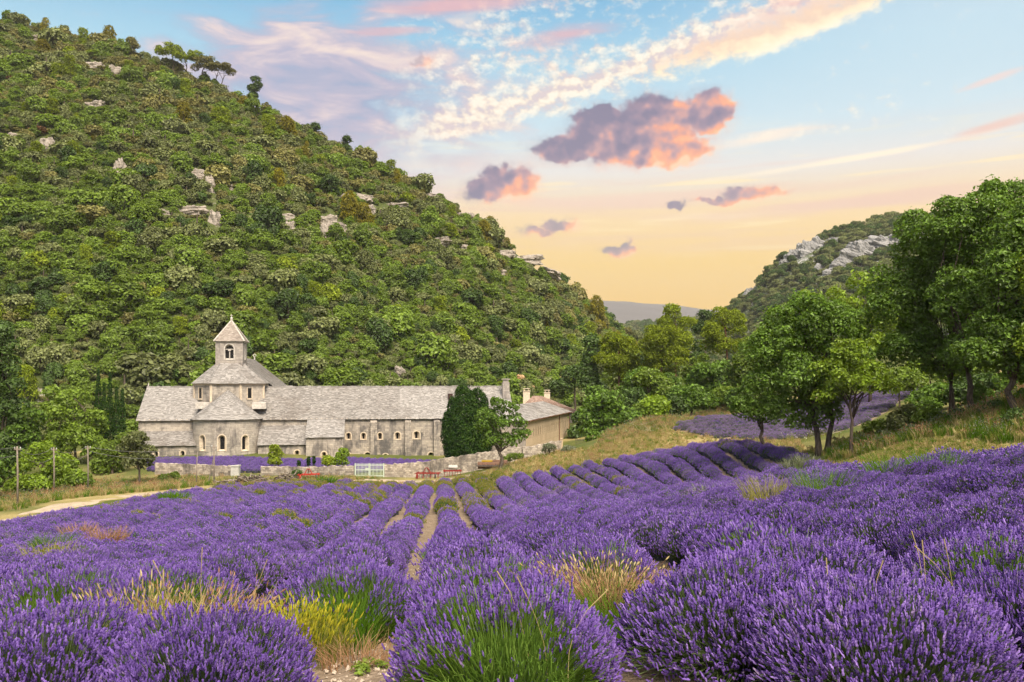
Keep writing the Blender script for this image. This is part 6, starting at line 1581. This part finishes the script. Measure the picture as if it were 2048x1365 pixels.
def gate():
    a, b = on(710, 103.6), on(768, 103.6); root = empty('garden_gate', a); w = b.x-a.x; zt = P(739, 929, 103.6).z-a.z; zb = 0.05
    for x in (0.02, w/2-0.04, w/2+0.04, w-0.02):
        mb = MB(); mb.box(x-.05, x+.05, -.05, .05, zb-.1, zt+.1); mb.build('post', WHITE, root)
    for z in (zb+.12, zb+(zt-zb)*.55, zt-.1):
        mb = MB(); mb.box(0.03, w-0.03, -.03, .03, z-.045, z+.045); mb.build('rail', WHITE, root)
    n = 21; me = None
    for i in range(n):
        x = 0.1+(w-0.2)*i/(n-1)
        if me is None:
            mb = MB(); mb.box(-.026, .026, -.026, .026, zb, zt+.12); me = mesh('bar', mb.V, mb.F, [WHITE])
        obj('bar', me, root, (x, 0, 0))
    mb = MB(); mb.box(w*.42-.18, w*.42+.18, -.08, -.045, zb+(zt-zb)*.5, zb+(zt-zb)*.5+.3); mb.build('lock_plate', WHITE, root)
    tag(root, 'white barred double gate in the garden wall', 'gate')
gate()
def fence_gate():
    a = on(1168, 128); root = empty('dark_gate', a); GR = plain_mat('grey_metal', (0.12, 0.13, 0.14), 0.5, 0.2, 4.0, 0.5)
    for i in range(9):
        mb = MB(); mb.box(-1.2+i*.3-.03, -1.2+i*.3+.03, -.03, .03, 0, 1.3); mb.build('bar', GR, root)
    for z in (.15, 1.2):
        mb = MB(); mb.box(-1.3, 1.3, -.02, .02, z-.04, z+.04); mb.build('rail', GR, root)
    tag(root, 'dark grey metal gate in shade at the end of the lane', 'gate')
fence_gate()
# ------------------------------------------------------------------ poles and overhead cables
WOOD = bark_mat('grey_pole_wood', (0.16, 0.13, 0.105), (0.34, 0.285, 0.23)); CABLE = plain_mat('cable', (0.16, 0.16, 0.15), 0.6, 0.1, 4.0); CERAMIC = plain_mat('insulator', (0.5, 0.5, 0.48), 0.4, 0.1, 4.0)
POLES = [(35, 76, 893, 'leftmost wooden pole beside the dark tree'), (108, 88, 895, 'wooden pole in front of the lime green trees'), (176, 96, 892, 'wooden pole with insulators right of the lime green trees'),
         (393, 98, 905, 'thin leaning pole before the apse'), (428, 99, 890, 'pale pole with wooden top in front of the apse')]
tops = []
for i, (px, D, top, lb) in enumerate(POLES):
    b = on(px, D); root = empty('utility_pole', b); h = P(px, top, D).z-b.z; mb = MB()
    mb.tube([(0, 0, -.4), (0.02, 0, h*.5), (-.03 if i != 3 else .1, 0, h)], [.09, .08, .07] if i != 3 else [.07, .06, .05], 8); mb.build('shaft', WOOD, root, smooth=True)
    if i != 3:
        mb = MB(); mb.box(-.3, .3, -.05, .05, h-.32, h-.22); mb.build('crossarm', WOOD, root)
        for s in (-.26, .26):
            mb = MB(); mb.tube([(s, 0, h-.22), (s, 0, h-.12), (s, 0, h-.05)], [.04, .055, .02], 8); mb.build('insulator', CERAMIC, root)
    if i == 4:
        mb = MB(); mb.tube([(-.75, .2, 0), (-.1, 0, h*.62)], [.06, .05], 6); mb.build('brace', WOOD, root)
    tag(root, lb, 'pole'); tops.append(b+Vector((0, 0, h-.1)))
def cable(p, q, sag, label, grp=None):
    mb = MB(); mb.tube([p.lerp(q, s)-Vector((0, 0, sag*4*s*(1-s))) for s in np.linspace(0, 1, 15)], 0.022, 5)
    tag(mb.build('overhead_cable', CABLE, None, smooth=True), label, 'cable', grp)
off = P(-160, 860, 62)
seqs = [(off, tops[0], 'from the left edge to the leftmost pole'), (tops[0], tops[1], 'between the leftmost and second poles'), (tops[1], tops[2], 'between the second and third poles'), (tops[2], tops[4], 'from the third pole towards the apse')]
for p, q, w in seqs:
    for k, (dz, lv) in enumerate(((0.0, 'upper'), (-0.55, 'lower'))):
        s = Vector((0.26 if k else -0.26, 0, dz)); cable(p+s, q+s, 0.5+0.25*k+0.012*(q-p).length, '%s sagging cable %s' % (lv, w))

# ------------------------------------------------------------------ farm implements
RED = plain_mat('red_paint', (0.42, 0.035, 0.02), 0.5, 0.3, 5.0); REDD = plain_mat('weathered_red_paint', (0.24, 0.028, 0.022), 0.6, 0.4, 5.0); STEEL = plain_mat('worn_steel', (0.10, 0.085, 0.075), 0.6, 0.4, 6.0, 0.3)
RUSTY = plain_mat('rust', (0.13, 0.07, 0.045), 0.8, 0.4, 5.0); YPAINT = plain_mat('yellow_paint', (0.40, 0.26, 0.02), 0.5, 0.2, 5.0)
def cultivator(px, D, w, red, label, wheels=True, rz=0.0, mast=True):
    root = empty('cultivator', on(px, D), rz)
    for y in (-.35, .25, .8):
        mb = MB(); mb.box(-w/2, w/2, y-.04, y+.04, .60, .68); mb.build('toolbar', red, root)
    for x in (-w*.42, -w*.14, w*.14, w*.42):
        mb = MB(); mb.box(x-.035, x+.035, -.4, .86, .685, .75); mb.build('frame_beam', red, root)
    n = int(w/0.3); me = None
    for i in range(n):
        x = -w/2+.15+(w-.3)*i/(n-1); y = (-.35, .25, .8)[i % 3]
        if me is None:
            mb = MB(); mb.tube([(0, 0, .7), (0, .22, .58), (0, .26, .32), (0, 0.02, .08), (0, -.1, 0.0)], [.04, .04, .035, .035, .05], 6); me = mesh('tine', mb.V, mb.F, [red])
        obj('tine', me, root, (x, y, 0))
    if mast:
        mb = MB(); mb.tube([(-.45, -.4, .74), (-.12, -.45, 1.35), (.12, -.45, 1.35), (.45, -.4, .74)], .055, 6); mb.tube([(0, -.45, 1.33), (0, .7, .8)], .045, 6); mb.build('hitch_mast', red, root)
    if wheels:
        for s in (-1, 1):
            wl = []; 
            mb = MB(); c = Vector((s*w*.36, -.75, .33))
            ring = [c+Vector((0, math.cos(t)*.27, math.sin(t)*.27)) for t in np.linspace(0, 2*PI, 17)]
            mb.tube(ring, .075, 7, False); mb.tube([c-Vector((.05, 0, 0)), c+Vector((.05, 0, 0))], .2, 12); mb.tube([c, Vector((s*w*.36, -.35, .7))], .04, 6); mb.build('gauge_wheel', STEEL if s > 0 else red, root)
    tag(root, label, 'cultivator')
cultivator(617, 101, 2.6, RED, 'bright red cultivator frame in front of the left garden wall', True, 0.2)
cultivator(855, 101.5, 3.0, REDD, 'red tined cultivator with hitch mast by the long wall', True, -0.1)
cultivator(905, 102, 2.2, REDD, 'dark red tine harrow beneath the pale tank', False, 0.1, mast=False)
root = empty('spray_tank', on(906, 102.6, 0.82)); root.scale = (.7, .7, .7); mb = MB(); mb.tube([(-.8, 0, .35), (-.7, 0, .35), (.7, 0, .35), (.8, 0, .35)], [.22, .34, .34, .22], 12); mb.build('tank', LIMEW, root, smooth=True)
mb = MB(); mb.box(-.6, -.5, -.25, .25, 0, .1); mb.box(.5, .6, -.25, .25, 0, .1); mb.build('cradle', STEEL, root); tag(root, 'small pale tank on top of the dark red harrow', 'tank')
root = empty('field_roller', on(977, 102.8)); mb = MB(); mb.tube([(-1.3, 0, .42), (1.3, 0, .42)], .42, 18); mb.build('drum', RUSTY, root, smooth=False)
mb = MB(); mb.box(-1.45, -1.36, -.6, .4, .36, .5); mb.box(1.36, 1.45, -.6, .4, .36, .5); mb.box(-1.45, 1.45, -.7, -.6, .36, .5); mb.build('frame', STEEL, root); tag(root, 'rusty field roller lying by the long wall', 'roller')
root = empty('yellow_implement', on(975, 103.6)); mb = MB(); mb.box(-.7, .7, -.3, .3, .75, 1.05); mb.build('hopper', YPAINT, root); mb = MB(); mb.tube([(-.6, 0, .75), (-.75, 0, 0)], .05, 6); mb.tube([(.6, 0, .75), (.75, 0, 0)], .05, 6); mb.build('legs', STEEL, root)
tag(root, 'yellow hopper implement behind the rusty roller', 'implement')
root = empty('field_roller', on(1000, 103.2)); mb = MB(); mb.tube([(-.9, 0, .38), (.9, 0, .38)], .38, 16); mb.build('drum', RUSTY, root); mb = MB(); mb.box(-1.0, -.92, -.5, .3, .32, .44); mb.box(.92, 1.0, -.5, .3, .32, .44); mb.build('frame', STEEL, root); tag(root, 'smaller rusty roller beside the tree trunk', 'roller')

# ------------------------------------------------------------------ heaps of cut vine wood
def heap(px, D, w, n, label, seed):
    root = empty('branch_pile', on(px, D)); r = random.Random(seed); ms = []
    for k in range(4):
        mb = MB(); L_ = 1.0; mb.tube([(-L_/2, 0, 0), (-.15, r.uniform(-.1, .1), r.uniform(-.06, .1)), (.2, r.uniform(-.1, .1), r.uniform(-.06, .1)), (L_/2, r.uniform(-.12, .12), 0)], [.05, .055, .045, .025], 5); ms.append(mesh('branch', mb.V, mb.F, [BARK if k % 2 else WOOD]))
    for i in range(n):
        x = r.gauss(0, w*.27); top = 1.0*math.exp(-(x/(w*.36))**2)
        o = obj('branch', ms[i % 4], root, (x, r.gauss(0, .45), r.uniform(0.03, .12+top*.85)), (r.gauss(0, .3), r.gauss(0, .35), r.gauss(0.3, .9)), [r.uniform(.8, 1.6)]*3)
    tag(root, label, 'branch pile')
heap(500, 98, 6.5, 110, 'long heap of cut vine branches before the gap in the garden wall', 3)
heap(572, 99, 3.2, 60, 'smaller heap of cut branches next to the red cultivator', 4)

# ------------------------------------------------------------------ garden shrubs and young cypresses
small = dict(leaf=0.16, npuff=40, pr=(0.28, 0.55), cover=0.85, cat='shrub', crown_name='foliage')
tree_here('garden_shrub', 'conical yellow-green shrub before the choir aisle', 551, 109, [(551, 908, 15, 18), (551, 922, 20, 14), (548, 895, 9, 9)], PINE, BARK, seed=701, tr=.08, **small)
tree_here('garden_shrub', 'tall yellow-green shrub before the chapter house', 682, 107, [(684, 912, 16, 14), (680, 924, 20, 12), (686, 903, 10, 8)], OAK_LIGHT, BARK, seed=702, tr=.08, **small)
tree_here('garden_shrub', 'low olive green shrub left of the tall one', 656, 107.5, [(656, 922, 13, 11), (660, 928, 12, 9)], PINE, BARK, seed=703, tr=.06, **small)
tree_here('garden_shrub', 'dark evergreen shrub at the end of the left wall gap', 594, 101, [(594, 948, 10, 9)], DEEP, BARK, seed=704, tr=.05, leaf=.14, npuff=16, pr=(.2, .4), cover=.9, cat='shrub', crown_name='foliage')
tree_here('garden_shrub', 'green bush hiding the wall foot near the pole', 330, 103, [(332, 958, 16, 14), (350, 952, 12, 9)], GREEN, BARK, seed=705, tr=.05, leaf=.15, npuff=30, pr=(.25, .5), cover=.85, cat='shrub', crown_name='foliage')
tree_here('garden_shrub', 'green climber on the wall behind the lane tree', 1030, 106, [(1030, 915, 20, 9), (1012, 920, 14, 8)], GREEN, BARK, seed=706, tr=.05, leaf=.15, npuff=30, pr=(.25, .45), cover=.85, cat='shrub', crown_name='foliage')
for i, (px, D, top) in enumerate(((598, 111, 918), (617, 112, 910), (628, 112.5, 910))):
    b = CY-(gz(gx(px, D), D)-EZ)/D*F
    tree_here('young_cypress', ['short pencil cypress, leftmost of three behind the wall', 'pencil cypress, middle of three behind the wall', 'pencil cypress, rightmost of three behind the wall'][i], px, D, [(px, (top+b)/2, 2.6, (b-top)/2+1)], CYPRESS, BARK, leaf=.12, npuff=26, pr=(.12, .2), cover=1.1, tr=.04, seed=710+i, aspect=.35, hang=.8, depth=1.0, shell=.1)
# flowering umbels on the mound and bank
UMB = leaf_mat('white_umbel', [(0, lin(.45, .46, .36)), (1, lin(.75, .75, .66))], .2, .2, (.5, .5, .4))
for i, (px, D, n, lb) in enumerate(((1275, 106, 40, 'white-flowering herb patch on the left of the mound'), (1290, 102, 30, 'white-flowering herb patch low on the mound'), (1240, 104, 24, 'small white-flowering patch above the lane'), (1650, 84, 30, 'pale flowers at the front edge of the faded plot'),
                                    (1830, 62, 26, 'white blossoms on the shrub of the bank'), (1600, 84, 26, 'pale flowers left of the twin trunks'))):
    put('white_flowers', tuft(800+i, n*6, .7, 1.6, .35, .012, BLADE_MIX, (.16, .05, .045), UMB, name='white_flowers'), px, D, 1.0, i, lb, 'flowers')
# pale rocks beside the track
for i, (px, D, s, lb) in enumerate(((302, 99, .5, 'white boulder by the round-headed tree'), (309, 100, .38, 'smaller white boulder beside the first'))):
    tag(obj('boulder', blob_mesh('boulder', 1, .8, .7, 14, 9, .45, 900+i, ROCK, smooth=False), None, on(px, D, .1), (0, 0, i), (s, s, s)), lb, 'boulder')

# ------------------------------------------------------------------ air
hz = MB(); hz.box(-5500, 5500, -300, 5400, EZ-40, EZ+620)
hm, ht, ho = material('valley_haze')
pv = ht.new('VolumePrincipled'); pv.inputs['Color'].default_value = (0.90, 0.88, 0.92, 1); pv.inputs['Density'].default_value = 0.00011; pv.inputs['Anisotropy'].default_value = 0.15
ht.link(pv.outputs[0], ho.inputs['Volume'])
tag(hz.build('haze', hm), kind='stuff')
